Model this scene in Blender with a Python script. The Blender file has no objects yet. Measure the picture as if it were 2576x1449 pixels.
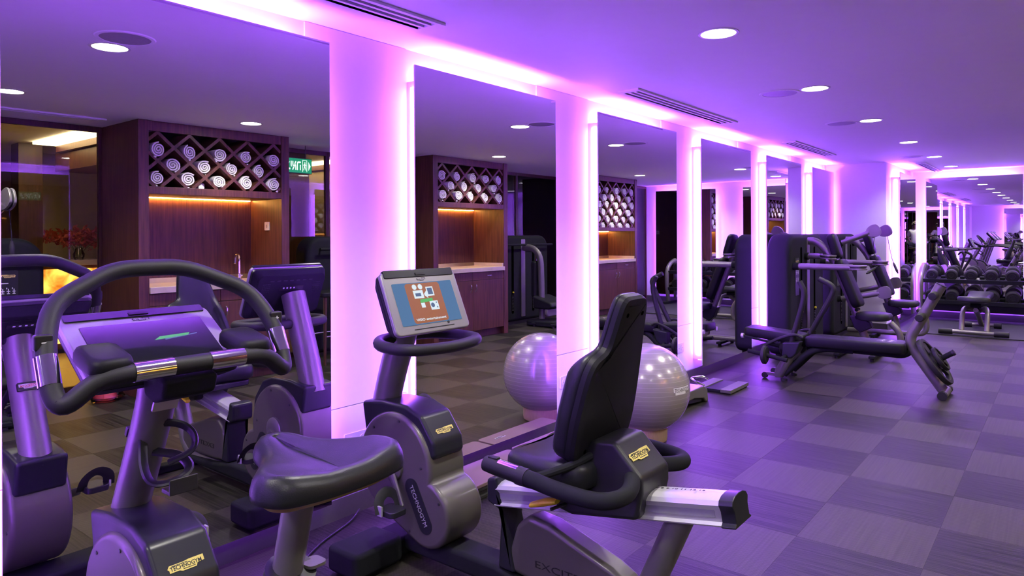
import bpy, bmesh, math, random
from math import sin, cos, pi, radians, sqrt, atan2, acos, hypot
from mathutils import Vector, Matrix

SC = bpy.context.scene
COL = SC.collection
RN = random.Random(11)

# ------------------------------------------------------------------ camera
F_PX, YAW, ROLL, HORIZ, CAM_H = 1741.0, radians(38.7), radians(-0.28), 591.5, 1.375
cam = bpy.data.cameras.new('camera')
cam.sensor_width = 36.0
cam.lens = F_PX * 36.0 / 2576.0
cam.shift_y = -(724.5 - HORIZ) / 2576.0
cam.clip_start = 0.02
camo = bpy.data.objects.new('camera', cam)
COL.objects.link(camo)
_F = Vector((cos(YAW), sin(YAW), 0)); _R = Vector((sin(YAW), -cos(YAW), 0)); _U = Vector((0, 0, 1))
_cr = _R * cos(ROLL) + _U * sin(ROLL); _cu = -_R * sin(ROLL) + _U * cos(ROLL)
M = Matrix.Identity(4)
for i in range(3):
    M[i][0] = _cr[i]; M[i][1] = _cu[i]; M[i][2] = -_F[i]
M[2][3] = CAM_H
camo.matrix_world = M
SC.camera = camo

# ------------------------------------------------------------------ world, exposure
W = bpy.data.worlds.new('world'); SC.world = W
W.use_nodes = True
W.node_tree.nodes['Background'].inputs[0].default_value = (0.02, 0.015, 0.02, 1)
W.node_tree.nodes['Background'].inputs[1].default_value = 0.3
SC.view_settings.view_transform = 'Standard'
SC.view_settings.look = 'None'
SC.view_settings.gamma = 1.0
SC.view_settings.use_curve_mapping = False
SC.view_settings.exposure = 0.62

LED_COL = (0.32, 0.072, 1.0); LED_STR = 38.0      # violet strips behind the mirrors
DOWN_W = 58.0                                      # ceiling downlights (spot watts)
DOWN_EMIT = 14.0
WARM = (1.0, 0.56, 0.2)

# ------------------------------------------------------------------ materials
MATS = {}
def _new(name):
    m = bpy.data.materials.new(name); m.use_nodes = True
    nt = m.node_tree; b = nt.nodes['Principled BSDF']
    MATS[name] = m
    return m, nt, b
def _coords(nt, scale=(1, 1, 1), kind='Object'):
    tc = nt.nodes.new('ShaderNodeTexCoord'); mp = nt.nodes.new('ShaderNodeMapping')
    mp.inputs['Scale'].default_value = scale
    nt.links.new(tc.outputs[kind], mp.inputs[0]); return mp.outputs[0]
def pm(name, col, rough=.5, metal=0., scale=60., var=.12, bump=.0, stretch=(1, 1, 1), coat=0., spec=.5, bdist=.001):
    """principled with a noise that varies the tone a little and gives fine relief"""
    m, nt, b = _new(name)
    v = _coords(nt, stretch)
    nz = nt.nodes.new('ShaderNodeTexNoise'); nz.inputs['Scale'].default_value = scale; nz.inputs['Detail'].default_value = 3
    nt.links.new(v, nz.inputs['Vector'])
    rp = nt.nodes.new('ShaderNodeMix'); rp.data_type = 'RGBA'
    c0 = tuple(max(0, c * (1 - var)) for c in col) + (1,); c1 = tuple(min(1, c * (1 + var)) for c in col) + (1,)
    rp.inputs[6].default_value = c0; rp.inputs[7].default_value = c1
    nt.links.new(nz.outputs['Fac'], rp.inputs[0]); nt.links.new(rp.outputs[2], b.inputs['Base Color'])
    b.inputs['Roughness'].default_value = rough; b.inputs['Metallic'].default_value = metal
    b.inputs['Specular IOR Level'].default_value = spec
    if coat: b.inputs['Coat Weight'].default_value = coat; b.inputs['Coat Roughness'].default_value = .12
    if bump:
        bp = nt.nodes.new('ShaderNodeBump'); bp.inputs['Strength'].default_value = bump; bp.inputs['Distance'].default_value = bdist
        nt.links.new(nz.outputs['Fac'], bp.inputs['Height']); nt.links.new(bp.outputs[0], b.inputs['Normal'])
    return m
def em(name, col, strength):
    m, nt, b = _new(name)
    b.inputs['Base Color'].default_value = (.03, .03, .03, 1) if name.startswith('screen') or name.startswith('exit') else (.8, .8, .8, 1)
    b.inputs['Emission Color'].default_value = tuple(col) + (1,)
    b.inputs['Emission Strength'].default_value = strength
    return m

pm('paint', (.80, .79, .80), .55, scale=30, var=.02, bump=.05)
pm('ceiling_paint', (.86, .85, .86), .7, scale=12, var=.02)
pm('skirting', (.10, .09, .10), .4)
pm('seam', (.05, .04, .05), .7)
pm('graphite', (.017, .018, .022), .75, scale=500, var=.15, bump=.25, spec=.12)         # grained dark plastic
pm('graphite_smooth', (.02, .021, .028), .3, scale=80, var=.08, spec=.35)
pm('black_plastic', (.018, .018, .022), .4, scale=300, var=.2, bump=.1)
pm('rubber', (.014, .014, .017), .6, scale=400, var=.25, bump=.3)
pm('leather', (.018, .019, .024), .36, scale=420, var=.12, bump=.35, spec=.38)
pm('leather_black', (.013, .013, .017), .5, scale=420, var=.15, bump=.3, spec=.2)
pm('silver', (.21, .20, .19), .36, metal=.45, scale=200, var=.05)                      # silver painted plastic / tube
pm('champagne', (.12, .112, .097), .38, metal=.25, scale=200, var=.05, coat=.2)         # housing plastic
pm('alu', (.74, .74, .76), .34, metal=.55, scale=40, var=.05, stretch=(1, 30, 30))
pm('bezel', (.33, .32, .33), .34, metal=.3, scale=120, var=.03)
pm('void', (.002, .002, .002), 1., spec=0.)
pm('chrome', (.85, .85, .87), .1, metal=1., scale=20, var=.02)
pm('white_plastic', (.62, .62, .64), .4, scale=50, var=.03)
pm('yellow', (.85, .70, .03), .4, scale=90, var=.08)
pm('mustard', (.42, .30, .06), .5, scale=90, var=.08)
pm('badge', (.72, .62, .16), .35, metal=.2, scale=60, var=.04)
pm('badge_silver', (.55, .53, .55), .35, metal=.3, scale=60, var=.04)
pm('ink', (.012, .012, .016), .5, scale=60)
pm('ink_grey', (.30, .30, .33), .5, scale=60)
pm('white_ink', (.75, .75, .78), .5, scale=60)
pm('red_ink', (.5, .05, .05), .5, scale=60)
pm('steel_dark', (.10, .10, .11), .35, metal=.7, scale=120)
pm('mat_brown', (.20, .135, .12), .62, scale=300, var=.15, bump=.2)
pm('mat_black', (.02, .02, .02), .7, scale=200, var=.2)
pm('rubber_mat', (.02, .02, .024), .75, scale=900, var=.9, bump=.3)
pm('cable_black', (.01, .01, .012), .5)
pm('towel', (.88, .87, .86), .9, scale=160, var=.1, bump=1., bdist=.004)
pm('stone', (.56, .47, .39), .3, scale=14, var=.18)
pm('beige_wall', (.42, .33, .2), .7, scale=10, var=.05)
pm('lobby_floor', (.30, .22, .12), .35, scale=6, var=.12)
pm('leaf_red', (.42, .06, .045), .55, scale=30, var=.5)
pm('stem', (.12, .16, .04), .6)
pm('ringwood', (.42, .30, .19), .5, scale=40, var=.3, stretch=(6, 6, .5))
pm('skin', (.55, .34, .25), .5, scale=40, var=.05)
pm('hair', (.05, .03, .02), .6, scale=80, var=.4, bump=.8, bdist=.01)
pm('shirt', (.72, .72, .68), .85, scale=60, var=.05)
pm('trousers', (.03, .03, .04), .8, scale=60)
pm('bag_red', (.55, .06, .05), .4, scale=20, var=.5)

def wood(name, c0, c1, rough=.42):
    m, nt, b = _new(name)
    v = _coords(nt, (28, 28, 1.1))
    nz = nt.nodes.new('ShaderNodeTexNoise'); nz.inputs['Scale'].default_value = 2.2; nz.inputs['Detail'].default_value = 8; nz.inputs['Distortion'].default_value = .7
    nt.links.new(v, nz.inputs['Vector'])
    r = nt.nodes.new('ShaderNodeValToRGB'); r.color_ramp.elements[0].position = .3; r.color_ramp.elements[1].position = .7
    r.color_ramp.elements[0].color = c0 + (1,); r.color_ramp.elements[1].color = c1 + (1,)
    nt.links.new(nz.outputs['Fac'], r.inputs[0]); nt.links.new(r.outputs[0], b.inputs['Base Color'])
    b.inputs['Roughness'].default_value = rough
    bp = nt.nodes.new('ShaderNodeBump'); bp.inputs['Strength'].default_value = .15; bp.inputs['Distance'].default_value = .001
    nt.links.new(nz.outputs['Fac'], bp.inputs['Height']); nt.links.new(bp.outputs[0], b.inputs['Normal'])
wood('walnut', (.05, .015, .009), (.13, .048, .024))
wood('walnut_dark', (.04, .014, .010), (.085, .032, .018))

def tile_mat(name, base, dark, streak_axis, streak):
    """woven vinyl: a 5 mm weave plus streaks along one thread direction"""
    m, nt, b = _new(name)
    N = nt.nodes; L = nt.links
    tc = N.new('ShaderNodeTexCoord'); oi = N.new('ShaderNodeObjectInfo')
    ad = N.new('ShaderNodeVectorMath'); ad.operation = 'ADD'
    L.new(tc.outputs['Object'], ad.inputs[0]); L.new(oi.outputs['Location'], ad.inputs[1])
    sp = N.new('ShaderNodeSeparateXYZ'); L.new(ad.outputs[0], sp.inputs[0])
    def wave(o, per):
        a = N.new('ShaderNodeMath'); a.operation = 'MULTIPLY'; a.inputs[1].default_value = 2 * pi / per; L.new(o, a.inputs[0])
        s = N.new('ShaderNodeMath'); s.operation = 'SINE'; L.new(a.outputs[0], s.inputs[0]); return s.outputs[0]
    mu = N.new('ShaderNodeMath'); mu.operation = 'MULTIPLY'
    L.new(wave(sp.outputs[0], .0085), mu.inputs[0]); L.new(wave(sp.outputs[1], .0085), mu.inputs[1])
    mp = N.new('ShaderNodeMapping'); mp.inputs['Scale'].default_value = (2.2, 95, 1) if streak_axis == 'x' else (95, 2.2, 1)
    L.new(ad.outputs[0], mp.inputs[0])
    nz = N.new('ShaderNodeTexNoise'); nz.inputs['Scale'].default_value = 1.; nz.inputs['Detail'].default_value = 3; L.new(mp.outputs[0], nz.inputs['Vector'])
    rp = N.new('ShaderNodeValToRGB'); rp.color_ramp.elements[0].position = .5 - .28 / streak; rp.color_ramp.elements[1].position = .5 + .28 / streak
    rp.color_ramp.elements[0].color = dark + (1,); rp.color_ramp.elements[1].color = base + (1,)
    L.new(nz.outputs['Fac'], rp.inputs[0])
    gm = N.new('ShaderNodeMath'); gm.operation = 'MULTIPLY_ADD'; gm.inputs[1].default_value = .6; gm.inputs[2].default_value = .95
    L.new(mu.outputs[0], gm.inputs[0])
    mx = N.new('ShaderNodeMix'); mx.data_type = 'RGBA'; mx.blend_type = 'MULTIPLY'; mx.inputs[0].default_value = 1.
    L.new(rp.outputs[0], mx.inputs[6])
    cb = N.new('ShaderNodeCombineColor'); [L.new(gm.outputs[0], cb.inputs[i]) for i in range(3)]
    L.new(cb.outputs[0], mx.inputs[7]); L.new(mx.outputs[2], b.inputs['Base Color'])
    b.inputs['Roughness'].default_value = .43; b.inputs['Specular IOR Level'].default_value = .22
    bp = N.new('ShaderNodeBump'); bp.inputs['Strength'].default_value = .35; bp.inputs['Distance'].default_value = .0006
    L.new(mu.outputs[0], bp.inputs['Height']); L.new(bp.outputs[0], b.inputs['Normal'])
tile_mat('tile_light', (.062, .055, .044), (.040, .036, .029), 'x', 1.3)
tile_mat('tile_dark', (.039, .035, .029), (.006, .0055, .005), 'y', 1.9)
pm('subfloor', (.06, .055, .05), .7)

def mirror_mat():
    m, nt, b = _new('mirror')
    b.inputs['Metallic'].default_value = 1.; b.inputs['Roughness'].default_value = 0.
    v = _coords(nt); nz = nt.nodes.new('ShaderNodeTexNoise'); nz.inputs['Scale'].default_value = .5; nt.links.new(v, nz.inputs[0])
    mx = nt.nodes.new('ShaderNodeMix'); mx.data_type = 'RGBA'
    mx.inputs[6].default_value = (.84, .83, .84, 1); mx.inputs[7].default_value = (.85, .84, .85, 1)
    nt.links.new(nz.outputs['Fac'], mx.inputs[0]); nt.links.new(mx.outputs[2], b.inputs['Base Color'])
mirror_mat()
def glass_mat(name, tint, gloss=(.9, .9, .9)):
    m, nt, b = _new(name)
    out = nt.nodes['Material Output']; nt.nodes.remove(b)
    t = nt.nodes.new('ShaderNodeBsdfTransparent'); t.inputs[0].default_value = tint + (1,)
    g = nt.nodes.new('ShaderNodeBsdfGlossy'); g.inputs['Roughness'].default_value = 0.01; g.inputs[0].default_value = gloss + (1,)
    f = nt.nodes.new('ShaderNodeFresnel'); f.inputs[0].default_value = 1.55
    mx = nt.nodes.new('ShaderNodeMixShader')
    nt.links.new(f.outputs[0], mx.inputs[0]); nt.links.new(t.outputs[0], mx.inputs[1]); nt.links.new(g.outputs[0], mx.inputs[2])
    nt.links.new(mx.outputs[0], out.inputs[0])
glass_mat('glass', (.80, .78, .74))
glass_mat('clear_film', (.9, .9, .92))

def ball_mat():
    m, nt, b = _new('ball_vinyl')
    v = _coords(nt)
    sp = nt.nodes.new('ShaderNodeSeparateXYZ'); nt.links.new(v, sp.inputs[0])
    w = nt.nodes.new('ShaderNodeMath'); w.operation = 'PINGPONG'; w.inputs[1].default_value = .014; nt.links.new(sp.outputs[2], w.inputs[0])
    g = nt.nodes.new('ShaderNodeMath'); g.operation = 'LESS_THAN'; g.inputs[1].default_value = .0012; nt.links.new(w.outputs[0], g.inputs[0])
    mx = nt.nodes.new('ShaderNodeMix'); mx.data_type = 'RGBA'
    mx.inputs[6].default_value = (.37, .34, .335, 1); mx.inputs[7].default_value = (.52, .48, .47, 1)
    nt.links.new(g.outputs[0], mx.inputs[0]); nt.links.new(mx.outputs[2], b.inputs['Base Color'])
    b.inputs['Roughness'].default_value = .24; b.inputs['Metallic'].default_value = .2
    b.inputs['Coat Weight'].default_value = .4; b.inputs['Coat Roughness'].default_value = .06
    bp = nt.nodes.new('ShaderNodeBump'); bp.inputs['Strength'].default_value = .4; bp.inputs['Distance'].default_value = .002
    nt.links.new(g.outputs[0], bp.inputs['Height']); nt.links.new(bp.outputs[0], b.inputs['Normal'])
ball_mat()
def onyx():
    m, nt, b = _new('onyx')
    v = _coords(nt, (1, 1, 1))
    nz = nt.nodes.new('ShaderNodeTexNoise'); nz.inputs['Scale'].default_value = 3.5; nz.inputs['Detail'].default_value = 6; nz.inputs['Distortion'].default_value = 1.
    nt.links.new(v, nz.inputs['Vector'])
    r = nt.nodes.new('ShaderNodeValToRGB')
    e = r.color_ramp.elements; e[0].position = .35; e[0].color = (.25, .07, .005, 1); e[1].position = .68; e[1].color = (1, .62, .10, 1)
    nt.links.new(nz.outputs['Fac'], r.inputs[0]); nt.links.new(r.outputs[0], b.inputs['Base Color'])
    nt.links.new(r.outputs[0], b.inputs['Emission Color']); b.inputs['Emission Strength'].default_value = 4.5
    b.inputs['Roughness'].default_value = .25
onyx()
def screen_mat(name, c0, c1, strength, rough=.08):
    m, nt, b = _new(name)
    v = _coords(nt, (1, 1, 1), 'Generated')
    g = nt.nodes.new('ShaderNodeTexGradient'); mp = nt.nodes.new('ShaderNodeMapping'); mp.inputs['Rotation'].default_value = (0, 0, radians(90))
    nt.links.new(v, mp.inputs[0]); nt.links.new(mp.outputs[0], g.inputs[0])
    mx = nt.nodes.new('ShaderNodeMix'); mx.data_type = 'RGBA'; mx.inputs[6].default_value = c0 + (1,); mx.inputs[7].default_value = c1 + (1,)
    nt.links.new(g.outputs['Fac'], mx.inputs[0])
    nt.links.new(mx.outputs[2], b.inputs['Emission Color']); b.inputs['Emission Strength'].default_value = strength
    b.inputs['Base Color'].default_value = (.01, .01, .012, 1); b.inputs['Roughness'].default_value = rough
    b.inputs['Specular IOR Level'].default_value = .3
screen_mat('screen_on', (.06, .13, .25), (.03, .07, .16), .9)
screen_mat('screen_off', (.01, .008, .02), (.015, .01, .03), .5)
em('led', LED_COL, LED_STR)
em('led_low', LED_COL, LED_STR*.2)
em('led_top', LED_COL, LED_STR*3.8)
em('downlight', (1, .97, .93), DOWN_EMIT)
em('warm_led', (1.0, .46, .10), 110.)
em('warm_cove', (1.0, .80, .42), 9.)
em('exit_green', (.0, .26, .10), .9)
em('exit_white', (.75, 1.0, .85), 1.1)
em('screen_orange', (.24, .06, .008), .8)
em('screen_ice', (.60, .72, .78), .7)
em('screen_green', (.05, .55, .10), .5)
em('screen_blue', (.06, .16, .40), .35)

# ------------------------------------------------------------------ mesh helpers
ORG = {}
class MB:
    def __init__(s): s.v = []; s.f = []
    def add(s, vs, fs):
        o = len(s.v); s.v += [tuple(p) for p in vs]; s.f += [tuple(i + o for i in f) for f in fs]; return s
    def box(s, a, b):
        x0, y0, z0 = [min(p, q) for p, q in zip(a, b)]; x1, y1, z1 = [max(p, q) for p, q in zip(a, b)]
        return s.add([(x0,y0,z0),(x1,y0,z0),(x1,y1,z0),(x0,y1,z0),(x0,y0,z1),(x1,y0,z1),(x1,y1,z1),(x0,y1,z1)],
                     [(0,3,2,1),(4,5,6,7),(0,1,5,4),(1,2,6,5),(2,3,7,6),(3,0,4,7)])
    def cbox(s, c, h): return s.box([c[i]-h[i] for i in range(3)], [c[i]+h[i] for i in range(3)])
    def fbox(s, fr, a, b):
        o = MB().box(a, b); return s.add([fr @ Vector(p) for p in o.v], o.f)
    def tube(s, path, r, n=12, closed=False, sy=1.0, up=None):
        P = [Vector(p) for p in path]; k = len(P)
        rs = r if isinstance(r, (list, tuple)) else [r] * k
        T = []
        for i in range(k):
            if closed: t = P[(i+1) % k] - P[i-1]
            else: t = P[min(i+1, k-1)] - P[max(i-1, 0)]
            T.append(t.normalized())
        u = Vector(up) if up else (Vector((0, 0, 1)) if abs(T[0].z) < .9 else Vector((1, 0, 0)))
        u = (u - T[0] * u.dot(T[0])).normalized()
        vs = []; fs = []
        for i in range(k):
            if i: u = (u - T[i] * u.dot(T[i])).normalized()
            w = T[i].cross(u)
            for j in range(n):
                a = 2 * pi * j / n
                vs.append(P[i] + (u * cos(a) * rs[i] + w * sin(a) * rs[i] * sy))
        m = k if closed else k - 1
        for i in range(m):
            for j in range(n):
                a = i*n+j; b = i*n+(j+1) % n; c = ((i+1) % k)*n+(j+1) % n; d = ((i+1) % k)*n+j
                fs.append((a, d, c, b))
        if not closed:
            fs.append(tuple(range(n))); fs.append(tuple((k-1)*n + j for j in reversed(range(n))))
        return s.add(vs, fs)
    def lathe(s, prof, c=(0, 0, 0), axis='z', n=24, caps=True):
        vs = []; fs = []
        for (r, h) in prof:
            for j in range(n):
                a = 2*pi*j/n; p = (r*cos(a), r*sin(a), h)
                if axis == 'x': p = (p[2], p[0], p[1])
                elif axis == 'y': p = (p[1], p[2], p[0])
                vs.append((p[0]+c[0], p[1]+c[1], p[2]+c[2]))
        k = len(prof)
        for i in range(k-1):
            for j in range(n):
                fs.append((i*n+j, i*n+(j+1) % n, (i+1)*n+(j+1) % n, (i+1)*n+j))
        if caps and prof[0][0] > 1e-6: fs.append(tuple(reversed(range(n))))
        if caps and prof[-1][0] > 1e-6: fs.append(tuple((k-1)*n+j for j in range(n)))
        return s.add(vs, fs)
    def prism(s, out, axis, a, b):
        """outline extruded along an axis. x: pts are (y,z); y: (x,z); z: (x,y)"""
        def P(p, h):
            if axis == 'x': return (h, p[0], p[1])
            if axis == 'y': return (p[0], h, p[1])
            return (p[0], p[1], h)
        area = sum(out[i-1][0]*out[i][1]-out[i][0]*out[i-1][1] for i in range(len(out)))
        o = list(out) if area > 0 else list(reversed(out))
        a, b = min(a, b), max(a, b)
        if axis == 'y': a, b = b, a
        n = len(o)
        vs = [P(p, a) for p in o] + [P(p, b) for p in o]
        fs = [tuple(reversed(range(n))), tuple(range(n, 2*n))] + [(i, (i+1) % n, n+(i+1) % n, n+i) for i in range(n)]
        return s.add(vs, fs)
    def fprism(s, fr, out, a, b):
        o = MB().prism(out, 'z', a, b); return s.add([fr @ Vector(p) for p in o.v], o.f)
    def loft(s, rings, caps=True):
        n = len(rings[0]); vs = [p for r in rings for p in r]; fs = []
        for i in range(len(rings)-1):
            for j in range(n): fs.append((i*n+j, i*n+(j+1) % n, (i+1)*n+(j+1) % n, (i+1)*n+j))
        if caps: fs.append(tuple(reversed(range(n)))); fs.append(tuple((len(rings)-1)*n+j for j in range(n)))
        return s.add(vs, fs)
    def ball(s, c, r, n=24, m=16):
        prof = [(max(r*sin(pi*i/m), 0), -r*cos(pi*i/m)) for i in range(m+1)]
        return s.lathe([(q if 0 < i < m else 1e-7, h) for i, (q, h) in enumerate(prof)], c, 'z', n)
    def build(s, name, mat, parent=None, bevel=0., seg=2, smooth=True, sub=0, ang=32, org=None):
        o = Vector(org) if org is not None else ORG.get(parent, Vector((0, 0, 0))) if parent else Vector((0, 0, 0))
        me = bpy.data.meshes.new(name)
        me.from_pydata([Vector(p) - o for p in s.v], [], s.f)
        bm = bmesh.new(); bm.from_mesh(me)
        bmesh.ops.remove_doubles(bm, verts=bm.verts, dist=1e-6)
        bmesh.ops.recalc_face_normals(bm, faces=bm.faces)
        if smooth:
            for f in bm.faces: f.smooth = True
            for e in bm.edges:
                if len(e.link_faces) == 2 and e.calc_face_angle(0) > radians(ang): e.smooth = False
        bm.to_mesh(me); bm.free()
        me.materials.append(MATS[mat])
        ob = bpy.data.objects.new(name, me); COL.objects.link(ob)
        if parent: ob.parent = parent; ORG[ob] = o
        elif org is not None: ob.location = o; ORG[ob] = o
        if bevel:
            md = ob.modifiers.new('bevel', 'BEVEL'); md.width = bevel; md.segments = seg; md.limit_method = 'ANGLE'; md.angle_limit = radians(28); md.harden_normals = True
        if sub:
            md = ob.modifiers.new('sub', 'SUBSURF'); md.levels = sub; md.render_levels = sub
        return ob

def tag(o, label=None, cat=None, group=None, kind=None):
    if label: o['label'] = label
    if cat: o['category'] = cat
    if group: o['group'] = group
    if kind: o['kind'] = kind
    return o
def thing(name, label, cat, loc=(0, 0, 0), group=None, local=False, rz=0.):
    o = bpy.data.objects.new(name, None); COL.objects.link(o); o.empty_display_size = .1
    o.location = loc; o.rotation_euler = (0, 0, rz)
    ORG[o] = Vector((0, 0, 0)) if local else Vector(loc)
    return tag(o, label, cat, group)
def struct(o): o['kind'] = 'structure'; return o
def copy_tree(o, parent=None):
    c = o.copy(); COL.objects.link(c); c.parent = parent
    for ch in list(o.children): copy_tree(ch, c)
    return c
def dup(o, loc, rz=0., label=None, group=None):
    c = copy_tree(o); c.location = loc; c.rotation_euler = (0, 0, rz)
    if label: c['label'] = label
    if group: c['group'] = group
    return c
def part(parent, name, mat, mb, bevel=0., seg=2, **k): return mb.build(name, mat, parent, bevel, seg, **k)
def fil(pts, r, n=5, closed=False):
    """round the corners of a polyline"""
    P = [Vector(p) for p in pts]; out = []; k = len(P)
    for i in range(k):
        if not closed and i in (0, k-1): out.append(P[i]); continue
        a, b, c = P[i-1], P[i], P[(i+1) % k]
        d1 = min(r, (a-b).length*.48); d2 = min(r, (c-b).length*.48)
        p = b + (a-b).normalized()*d1; q = b + (c-b).normalized()*d2
        for j in range(n+1):
            t = j/n; out.append(p*(1-t)**2 + b*2*t*(1-t) + q*t*t)
    return out
def rrect(w, h, r, n=5, cx=0., cy=0.):
    """rounded rectangle; r scalar or 4 radii (bl, br, tr, tl)"""
    rs = r if isinstance(r, (list, tuple)) else [r]*4
    out = []
    for (sx, sy, a0), q in zip([(-1, -1, pi), (1, -1, 1.5*pi), (1, 1, 0), (-1, 1, .5*pi)], rs):
        ox, oy = cx+sx*(w/2-q), cy+sy*(h/2-q)
        for j in range(n+1):
            a = a0 + j/n*pi/2; out.append((ox+q*cos(a), oy+q*sin(a)))
    return out
def frame(o, x, y):
    """matrix with origin o and the given x and y directions"""
    x = Vector(x).normalized(); y = Vector(y); y = (y - x*y.dot(x)).normalized(); z = x.cross(y)
    m = Matrix.Identity(4)
    for i in range(3): m[i][0] = x[i]; m[i][1] = y[i]; m[i][2] = z[i]; m[i][3] = o[i]
    return m
def lettering(parent, body, size, fr, mat, name='lettering', depth=.0008, width=None, bold=0.):
    cu = bpy.data.curves.new('t', 'FONT'); cu.body = body; cu.size = size; cu.align_x = 'CENTER'; cu.align_y = 'CENTER'; cu.extrude = depth; cu.resolution_u = 3
    cu.offset = bold
    ob = bpy.data.objects.new('t', cu); COL.objects.link(ob)
    dg = bpy.context.evaluated_depsgraph_get(); dg.update()
    me = bpy.data.meshes.new_from_object(ob.evaluated_get(dg))
    bpy.data.objects.remove(ob); bpy.data.curves.remove(cu)
    xs = [v.co.x for v in me.vertices]
    k = (width / (max(xs)-min(xs))) if width and xs else 1.
    o = ORG.get(parent, Vector((0, 0, 0)))
    for v in me.vertices: v.co = fr @ Vector((v.co.x*k, v.co.y, v.co.z)) - o
    me.name = name; me.materials.clear(); me.materials.append(MATS[mat])
    r = bpy.data.objects.new(name, me); COL.objects.link(r); r.parent = parent; ORG[r] = o
    return r
def logo(parent, fr, w, plate='badge', ink='ink', name='logo_badge'):
    """stepped tag with the maker's name in capitals, big first letter and rules"""
    h = w*.26
    out = [(-.5*w, .12*h), (-.44*w, .42*h), (-.05*w, .42*h), (.1*w, .5*h), (.5*w, .5*h), (.5*w, -.12*h), (.30*w, -.2*h), (.26*w, -.5*h), (-.12*w, -.5*h), (-.2*w, -.34*h), (-.46*w, -.34*h), (-.46*w, -.05*h)]
    p = MB().fprism(fr, out, 0, w*.012).build(name, plate, parent)
    f2 = fr @ Matrix.Translation((0, 0, w*.012))
    lettering(p, 'TECHNOGYM', h*.62, f2, ink, depth=w*.004, width=w*.86, bold=h*.012)
    MB().fprism(f2, [(-.38*w, .26*h), (.05*w, .26*h), (.05*w, .33*h), (-.38*w, .33*h)], 0, w*.004).fprism(f2, [(-.1*w, -.36*h), (.24*w, -.36*h), (.24*w, -.29*h), (-.1*w, -.29*h)], 0, w*.004).build('rule', ink, p)
    return p

# ------------------------------------------------------------------ the room
ZC, YM, YW, XE, XB, YO = 2.38, 2.65, 2.78, 13.13, -5.2, -1.61
struct(MB().box((XB-.1, YO, -.08), (XE, YW, -.006)).build('floor', 'subfloor'))
FLOOR = bpy.data.objects['floor']
TM = {}
def tile_mesh(kind, w, h):
    k = (kind, round(w, 3), round(h, 3))
    if k not in TM:
        g = .0004
        b = MB().box((-w/2+g, -h/2+g, -.006), (w/2-g, h/2-g, 0))
        me = bpy.data.meshes.new('floor_tile'); me.from_pydata(b.v, [], b.f); me.materials.append(MATS[kind]); TM[k] = me
    return TM[k]
rest = {'tile_light': MB(), 'tile_dark': MB()}
for i in range(-18, 21):
    for j in range(-7, 5):
        x0 = max(3.26+.5*i, XB); x1 = min(3.26+.5*(i+1), XE); y0 = max(.964+.5*j, YO); y1 = min(.964+.5*(j+1), YW)
        if x1-x0 < .02 or y1-y0 < .02: continue
        kind = 'tile_light' if (i+j) % 2 else 'tile_dark'
        if x1 > -1.6:
            o = bpy.data.objects.new('floor_tile', tile_mesh(kind, x1-x0, y1-y0)); COL.objects.link(o)
            o.location = ((x0+x1)/2, (y0+y1)/2, 0); o.parent = FLOOR
        else: rest[kind].box((x0+.001, y0+.001, -.006), (x1-.001, y1-.001, 0))
for k, b in rest.items():
    o = b.build('far_floor_tiles', k, FLOOR); o['kind'] = 'stuff'
struct(MB().box((XB-.1, YO-.02, ZC), (XE+.1, YW+.1, ZC+.1)).build('ceiling', 'ceiling_paint'))
WL = struct(MB().box((XB-.1, YW, 0), (10.9, YW+.1, ZC)).build('wall_left', 'paint'))
WP = struct(MB().box((10.9, 1.98, 0), (XE, YW+.1, ZC)).build('wall_pillar', 'paint', bevel=.004))
WE = struct(MB().box((XE, YO-.1, 0), (XE+.1, 1.98, ZC)).build('wall_end', 'paint'))
WB = struct(MB().box((XB-.1, YO-.1, 0), (XB, YW, ZC)).build('wall_back', 'paint'))

MX = [-2.927, -1.112, .703, 2.503, 4.315, 6.138, 7.935, 9.754]
MW = [1.285, 1.285, 1.265, 1.275, 1.293, 1.289, 1.308, 1.08]
def mirror(o, xd, w, h, label, group=None, name='wall_mirror', zb=.135):
    fr = frame(o, xd, (0, 0, 1)); c = fr @ Vector((w/2, 0, 0)); 
    t = thing(name, label, 'mirror', (c.x, c.y, zb), group)
    MB().fbox(fr, (0, 0, -.008), (w, h, 0)).build('mirror_glass', 'mirror', t)
    g = .064
    bx = MB().fbox(fr, (g, .06, -.1295), (w-g, h-g, -.0085)).build('mounting_box', 'paint', t)
    for (a, b) in (((g-.014, .10, -.088), (g-.001, h-.10, -.052)), ((w-g+.001, .10, -.088), (w-g+.014, h-.10, -.052)),
                   ((g+.03, h-g+.001, -.088), (w-g-.03, h-g+.014, -.052)), ((g+.03, .046, -.088), (w-g-.03, .059, -.052))):
        MB().fbox(fr, a, b).build('light_strip', 'led_low' if a[1] < .06 else 'led_top' if a[1] > h-g else 'led', bx)
    return t
MLAB = ['behind the rearmost treadmills', 'in front of the nearest treadmill', 'in front of the upright bike', 'above the stacked exercise mats', 'beside the exercise ball and step platform',
        'between the body scale and the weight bench', 'behind the cable machine with level arms', 'next to the pillar behind the raised-arm cable machine']
for x, w, l in zip(MX, MW, MLAB):
    mirror((x, YM, .135), (1, 0, 0), w, 2.133, 'tall frameless violet-backlit side wall mirror ' + l)
mirror((11.19, 1.85, .135), (1, 0, 0), 1.28, 2.115, 'tall backlit mirror on the projecting pillar beside the dumbbell rack')
mirror((13.0, 1.788, .155), (0, -1, 0), 1.28, 2.108, 'backlit mirror on the end wall behind the dumbbell rack', zb=.155)
mirror((13.0, -.03, .155), (0, -1, 0), 1.28, 2.108, 'backlit mirror on the end wall beside the glass partition', zb=.155)
mirror((-5.07, .50, .155), (0, 1, 0), 1.28, 2.108, 'backlit mirror on the back wall behind the treadmills', zb=.155)
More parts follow.
